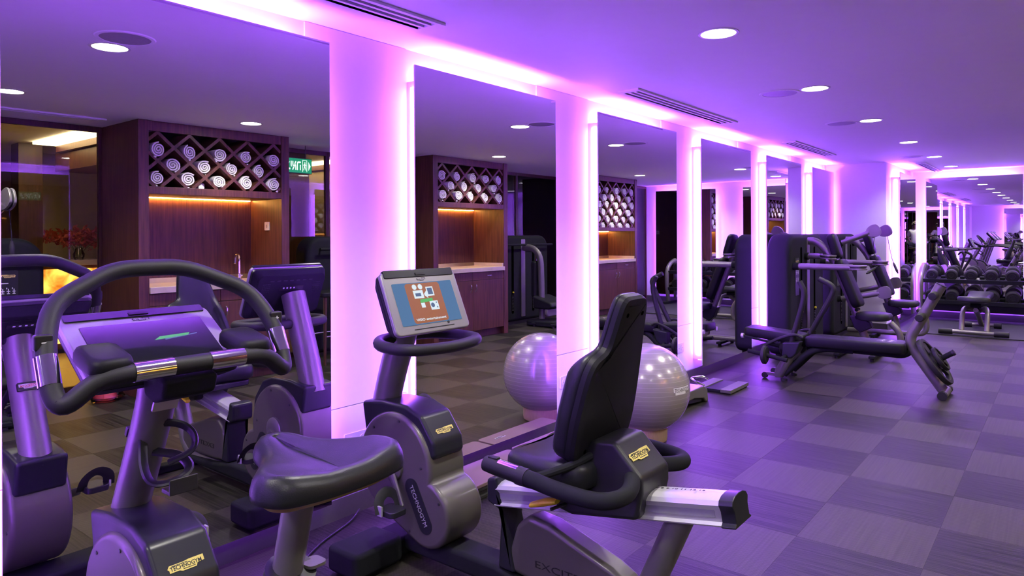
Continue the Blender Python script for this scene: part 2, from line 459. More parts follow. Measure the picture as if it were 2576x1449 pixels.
mirror((-5.07, -1.3, .155), (0, 1, 0), 1.28, 2.108, 'backlit mirror on the back wall next to the glass partition', zb=.155)

# wall panels between the mirrors: joints are real gaps
gaps = []
for i in range(len(MX)):
    a = MX[i] + MW[i] - .05; b = (MX[i+1] + .05) if i+1 < len(MX) else 10.88
    gaps.append((a, b))
gaps.append((XB+.15, MX[0]+.05))
for a, b in gaps:
    MB().box((a, YW-.012, .102), (b, YW-.0005, .533)).build('wall_panel', 'paint', WL, bevel=.001, seg=1)
    MB().box((a, YW-.012, .537), (b, YW-.0005, ZC-.002)).build('wall_panel', 'paint', WL, bevel=.001, seg=1)
struct(MB().box((XB, YW-.022, 0), (10.9, YW-.0125, .1)).build('baseboard_left', 'skirting'))
struct(MB().box((10.88, 1.985, 0), (10.8995, YW-.03, .1)).box((10.88, 1.965, 0), (XE, 1.9795, .1)).build('baseboard_pillar', 'skirting'))
struct(MB().box((XE-.015, YO, 0), (XE-.0005, 1.96, .1)).build('baseboard_end', 'skirting'))
# shadow gap lit along the top of the end wall
def socket(x, y, z, label, fr=None, n=2):
    fr = fr or frame((x, y, z), (1, 0, 0), (0, 0, 1)); p = fr.translation
    t = thing('wall_socket', label, 'socket', p[:])
    w = .072*n
    MB().fprism(fr, rrect(w+.012, .086, .008), 0, .008).build('faceplate', 'white_plastic', t, bevel=.002)
    for i in range(n):
        cx = -w/2 + .036 + .072*i; f2 = fr @ Matrix.Translation((cx, 0, .008))
        q = MB().fprism(f2, [(.026*cos(a*pi/10), .026*sin(a*pi/10)) for a in range(20)], 0, .003).build('socket_insert', 'white_plastic', t)
        h = MB()
        for s in (-1, 1): h.fprism(f2, [(s*.009+.003*cos(a*pi/4), .003*sin(a*pi/4)) for a in range(8)], .003, .0036)
        h.build('pin_hole', 'ink', q)
socket(2.205, YW-.012, .358, 'white double wall socket on the panel behind the upright bike')
socket(4.06, YW-.012, .339, 'white double wall socket behind the recumbent bike seat')
socket(5.90, YW-.012, .335, 'white double wall socket above the exercise ball')
socket(11.08, 1.9785, .345, 'white single wall socket low on the pillar', n=1)

# ceiling fittings
def downlight(x, y, label, group, z=ZC):
    t = thing('recessed_light', label, 'ceiling light', (x, y, z), group)
    MB().lathe([(.085, -.004), (.098, -.003), (.1, -.0005), (.085, -.0005), (.085, -.004)], (x, y, z), 'z', 32, False).build('trim_ring', 'white_plastic', t)
    MB().lathe([(1e-6, -.0022), (.084, -.0022), (.084, -.0008), (1e-6, -.0008)], (x, y, z), 'z', 32).build('diffuser', 'downlight', t)
    l = bpy.data.lights.new('lamp', 'SPOT'); l.energy = DOWN_W; l.spot_size = radians(135); l.spot_blend = .7; l.shadow_soft_size = .06; l.color = (1, .95, .88)
    lo = bpy.data.objects.new('lamp', l); COL.objects.link(lo); lo.parent = t; lo.location = (0, 0, -.02)
for x in (-3.9, -2.1, -.25, 1.53, 3.35, 5.05, 6.8, 8.7, 10.59, 12.28):
    downlight(x, 1.355, 'round recessed downlight in the row over the middle of the gym floor', 'downlights over the gym floor')
for x in (-3.9, -2.1, -.25, 1.55, 3.355, 5.05, 6.8, 8.7, 10.54, 12.28):
    downlight(x, -.355, 'round recessed downlight in the row in front of the towel cabinets', 'downlights by the cabinets')
for x in (1.51, 5.06, 6.8, 10.4):
    t = thing('ceiling_speaker', 'round flush ceiling loudspeaker beside the row of downlights', 'speaker', (x, 1.595, ZC), 'ceiling loudspeakers')
    MB().lathe([(.118, -.006), (.135, -.005), (.14, -.0005), (.118, -.0005), (.118, -.006)], (x, 1.595, ZC), 'z', 32, False).build('rim', 'ceiling_paint', t)
    MB().lathe([(1e-6, -.004), (.117, -.004), (.117, -.001), (1e-6, -.001)], (x, 1.595, ZC), 'z', 32).build('grille', 'ink_grey', t)
def vent(x0, x1, y0, y1, label):
    t = thing('ceiling_vent', label, 'vent', ((x0+x1)/2, (y0+y1)/2, ZC))
    MB().box((x0+.02, y0+.02, ZC-.003), (x1-.02, y1-.02, ZC-.001)).build('shade_backing', 'void', t)  # black sheet stands in for the shade inside the uncut slots
    w = (y1-y0)
    f = MB()
    f.box((x0, y0, ZC-.014), (x1, y0+.022, ZC-.0005)).box((x0, y1-.022, ZC-.014), (x1, y1, ZC-.0005))
    f.box((x0, y0+.022, ZC-.014), (x0+.05, y1-.022, ZC-.0005)).box((x1-.05, y0+.022, ZC-.014), (x1, y1-.022, ZC-.0005))
    f.build('frame', 'ceiling_paint', t)
    s = (w-.044)/5.
    for i in (1, 3): MB().box((x0+.05, y0+.022+s*i+.003, ZC-.014), (x1-.05, y0+.022+s*(i+1)-.003, ZC-.0032)).build('slat', 'ceiling_paint', t)
vent(.52, 2.365, 2.29, 2.45, 'three-slot linear air vent above the upright bike')
vent(4.24, 6.085, 2.285, 2.445, 'three-slot linear air vent above the exercise ball')
vent(7.74, 9.44, 2.275, 2.42, 'three-slot linear air vent above the cable machine')
vent(11.34, 13.10, 1.555, 1.68, 'three-slot linear air vent above the dumbbell rack')
vent(.5, 2.44, -1.17, -1.06, 'narrow linear air vent before the glass partition and the dark cabinet')

# ------------------------------------------------------------------ opposite side: glass partition, lobby, towel cabinets
CAB = [(2.6, 4.06), (6.1, 7.57), (9.88, 11.335)]
WI = 0
def window(x0, x1, frosted=False):
    global WI
    WI += 1
    w = bpy.data.objects.new('window_%d' % WI, None); COL.objects.link(w); w.location = ((x0+x1)/2, YO, 0); ORG[w] = Vector(w.location); struct(w)
    MB().box((x0, YO-.02, ZC-.05), (x1, YO+.02, ZC-.001)).box((x0, YO-.02, 0), (x1, YO+.02, .05)).box((x0, YO-.02, .05), (x0+.025, YO+.02, ZC-.05)).box((x1-.025, YO-.02, .05), (x1, YO+.02, ZC-.05)).build('window_frame', 'walnut_dark', w)
    MB().box((x0+.025, YO-.005, .05), (x1-.025, YO+.005, ZC-.05)).build('pane', 'glass', w)
def run(a, b):
    n = max(1, round((b-a)/1.3))
    for i in range(n): window(a+(b-a)*i/n+.001, a+(b-a)*(i+1)/n-.001)
run(XB, CAB[0][0]); run(CAB[0][1], CAB[1][0]); run(CAB[1][1], CAB[2][0]); run(CAB[2][1], XE)
for i, (a, b) in enumerate(CAB): struct(MB().box((a, YO-.1, 0), (b, YO, ZC)).build('wall_right_%d' % (i+1), 'beige_wall'))
LZ = 2.45
struct(MB().box((XB, -6.2, -.08), (XE, YO-.1, 0)).build('floor_lobby', 'lobby_floor'))
struct(MB().box((XB, -6.2, LZ), (XE, YO-.1, LZ+.1)).build('ceiling_lobby', 'ceiling_paint'))
struct(MB().box((XB, -6.3, 0), (XE, -6.2, LZ)).build('wall_lobby', 'beige_wall'))
struct(MB().box((XB, -6.2, 2.12), (2.2, -5.1, LZ)).box((4.8, -6.2, 2.12), (XE, -5.1, LZ)).build('trim_1', 'walnut'))
def colm(x0, x1, y0, y1, i): struct(MB().box((x0, y0, 0), (x1, y1, LZ)).build('trim_%d' % i, 'walnut_dark', bevel=.004))
struct(MB().box((2.97, -3.9, 2.14), (4.9, -1.76, 2.349)).build('trim_6', 'walnut'))
for i, x in enumerate((6.24, 10.10)): struct(MB().box((x, -4.6, 0), (x+.1, YO-.11, LZ-.105)).build('wall_lobby_%d' % (i+1), 'beige_wall'))
struct(MB().box((2.9, -5.0, 0), (5.2, -4.9, LZ)).build('wall_lobby_3', 'beige_wall'))
colm(2.62, 2.86, -4.2, -3.95, 2); colm(5.6, 5.95, -3.6, -3.2, 3); colm(9.2, 9.55, -3.6, -3.2, 4); colm(11.9, 12.2, -3.6, -3.2, 5)
def cove(x0, x1, y0, y1, label):
    t = thing('cove_light', label, 'ceiling light', ((x0+x1)/2, (y0+y1)/2, LZ))
    MB().box((x0, y0, LZ-.03), (x1, y1, LZ-.001)).build('diffuser', 'warm_cove', t)
    MB().box((x1, y0, LZ-.10), (x1+.03, y1, LZ-.001)).build('valance', 'walnut', t)
cove(2.70, 2.93, -3.75, -1.76, 'warm linear ceiling light running over the lobby counter')
cove(6.03, 6.2, -3.8, -2.0, 'warm linear ceiling light beyond the glass by the exit sign')
cove(9.9, 10.06, -3.1, -1.76, 'warm linear ceiling light beyond the glass behind the middle cabinets')
cove(12.82, 12.98, -2.6, -1.76, 'warm linear ceiling light beyond the glass next to the end wall')
cove(.3, .5, -4.6, -2.6, 'warm linear ceiling light beyond the glass behind the entrance')

# reception counter with backlit onyx, vase of red flowers
t = thing('reception_counter', 'reception counter with glowing backlit onyx front in the lobby', 'counter', (3.5, -4.1, 0))
MB().box((2.75, -4.4, .05), (4.6, -4.0, 1.04)).build('body', 'walnut_dark', t)
MB().box((2.78, -4.0, .12), (4.57, -3.97, 1.0)).build('onyx_front', 'onyx', t)
MB().box((2.7, -4.45, 1.04), (4.65, -3.94, 1.1)).build('counter_top', 'stone', t, bevel=.004)
t = thing('flower_vase', 'glass vase of red leafy branches on the glowing counter', 'vase', (3.3, -4.15, 1.1))
MB().lathe([(.045, .001), (.06, .03), (.065, .07), (.04, .12), (.035, .15), (.032, .15), (.037, .12), (.06, .07), (.05, .03), (1e-6, .008)], (3.3, -4.15, 1.1), 'z', 20).build('vase', 'clear_film', t)
lf = MB()
for b in range(9):
    a = RN.uniform(-.2, pi+.2); L = RN.uniform(.28, .42); tip = Vector((3.3+cos(a)*L*1.15, -4.15+RN.uniform(-.15, .15), 1.24+abs(sin(a))*.16+RN.uniform(0, .1)))
    mid = Vector((3.3+cos(a)*L*.4, -4.15, 1.40+RN.uniform(0, .06)))
    P = [Vector((3.3, -4.15, 1.12))*(1-s)**2+mid*2*s*(1-s)+tip*s*s for s in [k/8 for k in range(9)]]
    MB().tube(P, .004, 5).build('branch', 'stem', t)
    for k in range(75):
        s = RN.uniform(.35, 1); c = Vector((3.3, -4.15, 1.12))*(1-s)**2+mid*2*s*(1-s)+tip*s*s + Vector((RN.gauss(0, .03), RN.gauss(0, .03), RN.gauss(0, .03)))
        d = Vector((RN.gauss(0, 1), RN.gauss(0, 1), RN.gauss(0, 1))).normalized(); e = d.orthogonal().normalized()
        l = RN.uniform(.026, .046)
        lf.add([c-d*l, c+e*l*.45+d.cross(e)*.004, c+d*l, c-e*l*.45+d.cross(e)*.004], [(0, 1, 2, 3)])
lo = lf.build('blossoms', 'leaf_red', t, smooth=False); lo['kind'] = 'stuff'

# rolled towel meshes: a spiral band extruded along y (front at y=0, back at y=-.3)
def towel_mesh(seed):
    r = random.Random(seed); n = 46; turns = 2.9; R0 = .070; th = .0118
    ph = r.uniform(0, 6.28); ex = r.uniform(.92, 1.08); wob = [r.uniform(-.003, .003) for _ in range(n)]
    outer = []; inner = []
    for i in range(n):
        s = i/(n-1); a = ph+s*turns*2*pi; rad = R0*(1-s*.86)
        rad2 = max(rad-th*(1 if s < .93 else .6)+wob[i]*.6, .002)
        rad += wob[i]*.6
        outer.append((rad*cos(a)*ex, rad*sin(a)/ex)); inner.append((rad2*cos(a)*ex, rad2*sin(a)/ex))
    vs = []; fs = []
    for (y, k) in ((.008, .985), (0, 1), (-.28, 1)):
        for p in outer: vs.append((p[0]*k, y*1.0, p[1]*k))
        for p in inner: vs.append((p[0]*k, y*1.0, p[1]*k))
    for L in range(2):
        for i in range(n-1):
            a = L*2*n+i; b = a+2*n
            fs.append((a, a+1, b+1, b)); fs.append((a+n, b+n, b+n+1, a+n+1))
    for i in range(n-1):
        fs.append((i, i+n, i+n+1, i+1)); o = 4*n; fs.append((o+i, o+i+1, o+i+n+1, o+i+n))
    for L in range(2):
        a = L*2*n; b = a+2*n; fs.append((a, b, b+n, a+n)); fs.append((a+n-1, a+2*n-1, b+2*n-1, b+n-1))
    # tail flap hanging from the outside
    m = MB(); m.v = vs; m.f = fs
    a = -pi/2 + r.uniform(-.5, .2); p = Vector((R0*cos(a)*.95, 0, R0*sin(a)*.95)); q = p+Vector((r.uniform(-.012, .012), 0, -.016))
    m.add([(p.x-.012, .004, p.z), (p.x+.012, .004, p.z), (q.x+.005, .004, q.z), (q.x-.005, .004, q.z), (p.x-.012, -.27, p.z), (p.x+.012, -.27, p.z), (q.x+.005, -.27, q.z), (q.x-.005, -.27, q.z)],
          [(0, 3, 2, 1), (4, 5, 6, 7), (0, 1, 5, 4), (1, 2, 6, 5), (2, 3, 7, 6), (3, 0, 4, 7)])
    me = bpy.data.meshes.new('rolled_towel'); me.from_pydata(m.v, [], m.f)
    bm = bmesh.new(); bm.from_mesh(me); bmesh.ops.recalc_face_normals(bm, faces=bm.faces)
    for f in bm.faces: f.smooth = True
    for e in bm.edges:
        if len(e.link_faces) == 2 and e.calc_face_angle(0) > .7: e.smooth = False
    bm.to_mesh(me); bm.free(); me.materials.append(MATS['towel']); return me
TOW = [towel_mesh(s) for s in range(6)]

def cabinet(x0, x1, zl, c0, rows, label, tlabel, tgroup, wl):
    YF, YB = -.84, YO+.005
    s = .088; zt = 2.29; xc = (x0+x1)/2
    t = thing('towel_cabinet', label, 'cabinet', (xc, (YF+YB)/2, 0))
    MB().box((x0, YB, 0), (x0+s, YF, ZC-.001)).build('side_panel', 'walnut', t, bevel=.003)
    MB().box((x1-s, YB, 0), (x1, YF, ZC-.001)).build('side_panel', 'walnut', t, bevel=.003)
    a, b = x0+s, x1-s
    MB().box((a, YF-.04, zt), (b, YF-.008, ZC-.002)).build('top_rail', 'walnut', t, bevel=.003)
    MB().box((a, YB+.2, zl-.065), (b, YF-.004, zl)).build('shelf', 'walnut', t, bevel=.003)
    MB().box((a, YB+.001, .1), (b, YB+.2, ZC-.002)).build('back_panel', 'walnut', t)
    MB().box((a, -1.16, zl), (b, -1.15, ZC-.003)).build('rack_back', 'ink', t)
    MB().box((a+.02, -1.395, zl-.071), (b-.02, -1.383, zl-.066)).build('niche_light', 'warm_led', t)
    # diamond lattice, one slat at a time
    px, pz = .1405, .1235
    for sg in (1, -1):
        for k in range(-25, 27, 2):
            pts = []
            for X in (a, b):
                z = c0[1] + sg*pz*(k-(X-c0[0])/px)
                if zl <= z <= zt: pts.append((X, z))
            for Z in (zl, zt):
                X = c0[0] + px*(k-sg*(Z-c0[1])/pz)
                if a < X < b: pts.append((X, Z))
            if len(pts) < 2: continue
            p, q = Vector((pts[0][0], 0, pts[0][1])), Vector((pts[1][0], 0, pts[1][1]))
            if (p-q).length < .05: continue
            d = (q-p).normalized(); n = Vector((-d.z, 0, d.x))*.0135
            y0, y1 = YF-.014-(.0015 if sg > 0 else 0), -1.148+(.001 if sg > 0 else 0)
            v = [p-n, q-n, q+n, p+n]
            MB().add([(w.x, y1, w.z) for w in v]+[(w.x, y0, w.z) for w in v], [(0, 1, 2, 3), (7, 6, 5, 4), (0, 4, 5, 1), (1, 5, 6, 2), (2, 6, 7, 3), (3, 7, 4, 0)]).build('slat', 'walnut', t)
    # base unit
    MB().box((a, YB+.2, 0), (b, YF-.07, .1)).build('plinth', 'walnut_dark', t)
    MB().box((a, YB+.2, .1), (b, YF-.03, .885)).build('base_body', 'walnut_dark', t)
    w = (b-a)/2
    for i in range(2):
        d = MB().box((a+w*i+.002, YF-.03, .105), (a+w*(i+1)-.002, YF-.006, .77)).build('door', 'walnut', t, bevel=.002)
        hx = a+w-(.05 if i == 0 else -.05)
        MB().tube(fil([(hx, YF-.008, .72), (hx, YF+.02, .715), (hx, YF+.022, .66), (hx, YF-.008, .62)], .02, 3), .007, 8).build('handle', 'chrome', d)
        d = MB().box((a+w*i+.002, YF-.03, .775), (a+w*(i+1)-.002, YF-.006, .88)).build('drawer', 'walnut', t, bevel=.002)
        if i: MB().tube(fil([(a+w*1.5-.04, YF-.008, .835), (a+w*1.5-.04, YF+.02, .83), (a+w*1.5+.04, YF+.02, .83), (a+w*1.5+.04, YF-.008, .835)], .015, 3), .006, 8).build('handle', 'chrome', d)
    ct = thing('countertop', wl, 'countertop', (xc, -1.15, .886))
    MB().box((a+.001, YB+.202, .886), (b-.001, YF+.02, .94)).build('slab', 'stone', ct, bevel=.003)
    MB().box((a+.001, YB+.202, .94), (b-.001, YB+.222, .985)).box((b-.02, YB+.222, .94), (b-.001, YF-.01, .985)).build('upstand', 'stone', ct)
    n = 0
    for r, (cnt, off, miss) in enumerate(rows):
        for i in range(cnt):
            if i in miss: continue
            X = c0[0]+(off+2*i)*px; Z = c0[1]-r*pz-.026
            if X-.06 < a or X+.06 > b: X = min(max(X, a+.066), b-.066)
            o = bpy.data.objects.new('rolled_towel', TOW[RN.randrange(6)]); COL.objects.link(o)
            o.location = (X+RN.uniform(-.006, .006), YF-.03+RN.uniform(-.02, .03), Z+RN.uniform(-.002, .004)); o.rotation_euler = (0, RN.uniform(-.5, .5), RN.uniform(-.03, .03))
            k = RN.uniform(.9, 1.02); o.scale = (k, 1, k)
            tag(o, tlabel, 'towel', tgroup)
    return t
A = cabinet(2.6, 4.06, 1.812, (2.77, 2.16), [(5, 0, ()), (4, 1, ()), (5, 0, ())], 'dark walnut towel cabinet with small sink tap and towel rack near the exit sign',
        'rolled white towel in the diamond rack above the sink tap', 'towels above the sink', 'pale stone worktop holding the chrome tap')
B = cabinet(6.1, 7.57, 1.80, (6.28, 2.16), [(5, 0, ()), (4, 1, ()), (5, 0, ())], 'dark walnut towel cabinet with three rows of towels and no tap',
        'rolled white towel in the three-row rack of the cabinet without a tap', 'towels of the middle cabinet', 'pale stone worktop under the three-row towel rack, without a tap')
Cc = cabinet(9.88, 11.335, 1.50, (10.05, 2.16), [(5, 0, ()), (4, 1, ()), (5, 0, ()), (4, 1, ()), (5, 0, ()), (4, 1, ())], 'dark walnut towel cabinet with a tall six-row rack nearest the end wall',
        'rolled white towel in the tall six-row diamond rack', 'towels of the tall rack', 'pale stone worktop under the tall six-row towel rack')
# small folded towel lying at the bottom of the first rack
o = tag(MB().prism(rrect(.055, .05, .012), 'y', -1.02, -.90).build('face_cloth', 'towel', org=(0, 0, 0)), 'small folded face cloth at the bottom of the towel rack', 'towel'); o.location = (3.18, 0, 1.838)
t = thing('sink_tap', 'chrome swan-neck tap on the pale stone worktop', 'tap', (3.72, -1.2, .94))
MB().lathe([(.026, .001), (.026, .012), (.018, .02), (.018, .06), (.013, .065)], (3.72, -1.2, .94), 'z', 16).build('base', 'chrome', t)
MB().tube(fil([(3.72, -1.2, 1.0), (3.72, -1.2, 1.19), (3.66, -1.13, 1.2), (3.62, -1.09, 1.19), (3.60, -1.07, 1.11)], .07, 6), .0105, 10).build('spout', 'chrome', t)
MB().ball((3.742, -1.2, .985), .014, 10, 8).build('knob', 'chrome', t)
def switch(fr, label):
    t = thing('light_switch', label, 'switch', fr.translation[:])
    MB().fprism(fr, rrect(.085, .085, .006), 0, .008).build('faceplate', 'white_plastic', t, bevel=.002)
    MB().fprism(fr, rrect(.012, .034, .003), .008, .011).build('rocker', 'ink_grey', t)
switch(frame((3.9715, -1.095, 1.479), (0, 1, 0), (0, 0, 1)) @ Matrix.Rotation(pi, 4, 'Y'), 'silver light switch inside the niche beside the sink tap')
switch(frame((11.3355, -1.1, 1.42), (0, 1, 0), (0, 0, 1)), 'pale switch plate on the dark side of the tall towel cabinet')
# exit sign
t = thing('exit_sign', 'green illuminated exit sign hanging from the ceiling beside the towel cabinet', 'exit sign', (4.46, -1.3, 2.065))
MB().box((4.27, -1.32, 2.065), (4.645, -1.285, 2.235)).build('housing', 'graphite_smooth', t, bevel=.004)
MB().box((4.277, -1.2849, 2.072), (4.638, -1.283, 2.228)).build('panel', 'exit_green', t)
fr = frame((4.40, -1.2828, 2.15), (-1, 0, 0), (0, 0, 1))
lettering(t, '\u05d4\u05d0\u05d9\u05e6\u05d9', .15, fr, 'exit_white', width=.2, bold=.003)
fr = frame((4.55, -1.2828, 2.15), (-1, 0, 0), (0, 0, 1))
m = MB()
m.fprism(fr, [(-.03, -.065), (-.024, -.065), (-.024, .059), (.03, .059), (.03, .065), (-.03, .065)], 0, .001).fprism(fr, [(.024, -.065), (.03, -.065), (.03, .06), (.024, .06)], 0, .001)
m.fprism(fr, [(.008*cos(a*pi/6)-.002, .036+.008*sin(a*pi/6)) for a in range(12)], 0, .0012)
m.fprism(fr, [(-.008, .026), (.006, .026), (.009, -.008), (.018, -.045), (.010, -.048), (.0, -.012), (-.014, -.05), (-.02, -.045), (-.008, -.008)], 0, .0012)
m.fprism(fr, [(.006, .024), (.02, .008), (.016, .004), (.004, .014)], 0, .0012).fprism(fr, [(-.008, .022), (-.02, .006), (-.015, .003), (-.004, .016)], 0, .0012)
m.build('running_figure', 'exit_white', t)
MB().fprism(frame((4.61, -1.2828, 2.15), (-1, 0, 0), (0, 0, 1)), [(-.016, 0), (.012, .05), (.012, -.05)], 0, .001).build('arrow', 'exit_white', t)
for x in (4.36, 4.57): MB().tube([(x, -1.3, 2.235), (x, -1.3, 2.3), (x, -1.3, ZC-.001)], .004, 6).build('hanger', 'steel_dark', t)
# bar stool by the glass
t = thing('bar_stool', 'dark wooden bar stool by the glass partition', 'stool', (4.66, -1.02, 0))
for sx in (-1, 1):
    for sy in (-1, 1): MB().tube([(4.66+sx*.17, -1.02+sy*.17, .0), (4.66+sx*.14, -1.02+sy*.14, .72)], [.014, .02], 8).build('leg', 'walnut_dark', t)
MB().prism(rrect(.36, .36, .05, 4, 4.66, -1.02), 'z', .72, .77).build('seat', 'leather_black', t, bevel=.012)
for sy in (-1, 1): MB().tube([(4.5, -1.02+sy*.16, .3), (4.82, -1.02+sy*.16, .3)], .009, 8).build('footrest', 'chrome', t)
# plastic bag on the floor by the first cabinet
m = MB(); n = 18
rings = []
for i, (r, h) in enumerate([(.10, .002), (.13, .03), (.12, .08), (.09, .12), (.03, .145), (.05, .19)]):
    rings.append([(2.40+r*(1+.16*sin(3*2*pi*j/n+i)+RN.uniform(-.08, .08))*cos(2*pi*j/n), -1.02+r*(1+RN.uniform(-.1, .1))*sin(2*pi*j/n), h) for j in range(n)])
t = thing('plastic_bag', 'small clear plastic bag with red contents on the floor beside the cabinet', 'bag', (2.40, -1.02, 0))
m.loft(rings).build('film', 'clear_film', t)
MB().loft([[(2.40+r*cos(2*pi*j/12)*(1+.2*sin(j)), -1.02+r*sin(2*pi*j/12), h) for j in range(12)] for r, h in ((.06, .006), (.085, .03), (.07, .07), (.02, .09))]).build('contents', 'bag_red', t)

# ------------------------------------------------------------------ exercise machines
def console(t, fr, w, h, on):
    """screen unit. frame: origin at screen centre, x right, y up the screen, z towards the rider"""
    body = MB().fprism(fr, rrect(w, h, .025), -.022, .0).build('console_bezel', 'bezel', t, bevel=.007, seg=3)
    MB().fprism(fr, rrect(w-.006, h-.008, .022), -.035, -.0225).build('console_seam', 'black_plastic', t)
    # tapering back shell
    r1 = [fr @ Vector((x, y, -.0355)) for x, y in rrect(w-.004, h-.006, .022)]; r2 = [fr @ Vector((x, y+.004, -.075)) for x, y in rrect(w*.9, h*.82, .03)]
    bk = MB().loft([r2, r1]).build('console_back', 'graphite', t, bevel=.004)
    f3 = fr @ Matrix.Translation((0, .004, -.075))
    v = MB()
    for i in range(7): v.fbox(f3, (-w*.3+i*w*.086, h*.29, -.0015), (-w*.3+i*w*.086+.022, h*.31, .001))
    for sx in (-1, 1):
        for i in range(5):
            for j in range(5): v.fbox(f3, (sx*w*.34+(i-2)*.009-.003, h*.16+(j-2)*.011-.0018, -.0015), (sx*w*.34+(i-2)*.009+.003, h*.16+(j-2)*.011+.0018, .001))
    v.build('vent_holes', 'ink', bk)
    c = MB().fbox(f3, (-w*.16, h*.10, -.002), (w*.16, h*.19, .001)).build('connector_recess', 'ink', bk)
    d = MB()
    for i in range(4): d.fbox(f3, (-.05+i*.02, h*.14, -.004), (-.042+i*.02, h*.165, -.0015))
    d.build('connector', 'white_ink', c)
    MB().fprism(fr, rrect(w-.03, .034, .006, 3, 0, h/2-.012), -.012, .004).build('top_cover', 'graphite_smooth', t, bevel=.003)
    MB().fbox(fr, (-.028, h/2-.022, .004), (.028, h/2-.012, .007)).build('cover_latch', 'ink', body)
    sw, sh = w*.80, h*.66
    sc = MB().fprism(fr, rrect(sw, sh, .004, 2, 0, -.008), .0001, .0022).build('screen', 'screen_on' if on else 'screen_off', t)
    logo(t, fr @ Matrix.Translation((0, h/2-.04, .0005)), .05, 'ink', 'badge_silver', 'console_badge')
    MB().fbox(fr, (-w*.27, -h/2+.018, .0), (w*.27, -h/2+.0215, .0012)).build('groove', 'ink', body)
    MB().fprism(fr @ Matrix.Translation((w*.2, -h/2+.034, 0)), [(.006*cos(a*pi/8), .006*sin(a*pi/8)) for a in range(16)], 0, .002).build('jack', 'ink', body)
    s0 = fr @ Matrix.Translation((0, -.008, .0023))
    if on:
        cd = MB().fprism(s0 @ Matrix.Translation((-.006, .0, 0)), rrect(sw*.58, sh*.96, .014), 0, .0003).build('app_card', 'screen_orange', sc)
        s1 = s0 @ Matrix.Translation((-.006, 0.004, .0004)) @ Matrix.Diagonal((1.2, 1.15, 1, 1))
        m = MB()
        for cx in (-.040, -.012): m.fprism(s1, [(cx+.0105*cos(a*pi/8), .058+.0105*sin(a*pi/8)) for a in range(16)], 0, .0003)      # film reels
        m.fprism(s1, [(-.052, .045), (-.006, .045), (-.006, .014), (-.052, .014)], 0, .0003)                                         # camera body
        m.fprism(s1, [(-.002, .030), (.012, .042), (.012, .012), (-.002, .024)], 0, .0003)
        m.fprism(s1, [(.012, .056), (.046, .056), (.046, .020), (.012, .020)], .0003, .0006)                                          # picture frame
        m.fprism(s1, [(-.03, -.004), (-.012, -.004), (-.012, -.022), (-.03, -.022)], 0, .0003)
        m.fprism(s1, [(.012, .0), (.052, .0), (.052, -.034), (.012, -.034)], 0, .0003)                                               # speaker
        m.build('icon', 'screen_ice', cd)
        m = MB()
        m.fprism(s1, [(.017, .051), (.041, .051), (.041, .026), (.017, .026)], .0007, .0009).fprism(s1, [(-.044, .034), (-.018, .034), (-.018, .022), (-.044, .022)], .0004, .0006)
        m.fprism(s1, [(.024+.009*cos(a*pi/8), -.016+.009*sin(a*pi/8)) for a in range(16)], .0004, .0006)
        for cy in (-.007, -.025): m.fprism(s1, [(.044+.003*cos(a*pi/4), cy+.003*sin(a*pi/4)) for a in range(8)], .0004, .0006)
        m.build('icon_detail', 'screen_blue', cd)
        MB().fprism(s1, [(-.03, .009), (.03, .012), (.03, .0), (-.032, -.004)], .001, .0012).build('icon_disc', 'screen_green', cd)
        lettering(cd, 'VISIO entertainment', .013, s1 @ Matrix.Translation((0, -.066, 0)), 'screen_ice', depth=.0003, width=sw*.42, bold=.0002)
    else:
        m = MB().fprism(s0, [(.0, .004), (.10, .010), (.11, .022), (.02, .018)], 0, .0003); m.build('painted_reflection', 'screen_green', sc)  # green streak: a reflection on the dark glass, put in as glowing colour
        MB().fprism(s0, [(.03, .0), (.13, .014), (.13, .018), (.03, .005)], 0, .0003).build('blue_streak', 'screen_blue', sc)  # thin slanted blue streak on the dark screen
    return sc

def two_lobe(c1, r1, c2, r2, n=22):
    """outline (y,z): big crank disc with a smaller lobe behind and below, pinched on the rider's side"""
    d = hypot(c2[0]-c1[0], c2[1]-c1[1]); th = atan2(c2[1]-c1[1], c2[0]-c1[0])
    a1 = acos(max(-1, min(1, (d*d+r1*r1-r2*r2)/(2*d*r1)))); a2 = acos(max(-1, min(1, (d*d+r2*r2-r1*r1)/(2*d*r2))))
    tg = acos((r1-r2)/d)
    out = []
    s, e = th-a1, th-2*pi+tg              # from the pinch, clockwise over the top to the front tangent
    for i in range(2*n+1):
        a = s+(e-s)*i/(2*n); out.append((c1[0]+r1*cos(a), c1[1]+r1*sin(a)))
    s, e = th+tg, th+pi+a2 - 2*pi
    # lower lobe from tangent round the bottom to the pinch
    s2 = th+tg; e2 = th-pi+a2+2*pi if False else th+tg-2*pi
    a_end = th+pi+ (pi - a2) - pi
    lo = []
    for i in range(n+1):
        a = (th+tg) - ((th+tg)-(th-pi+a2))*i/n
        lo.append((c2[0]+r2*cos(a), c2[1]+r2*sin(a)))
    return out+lo

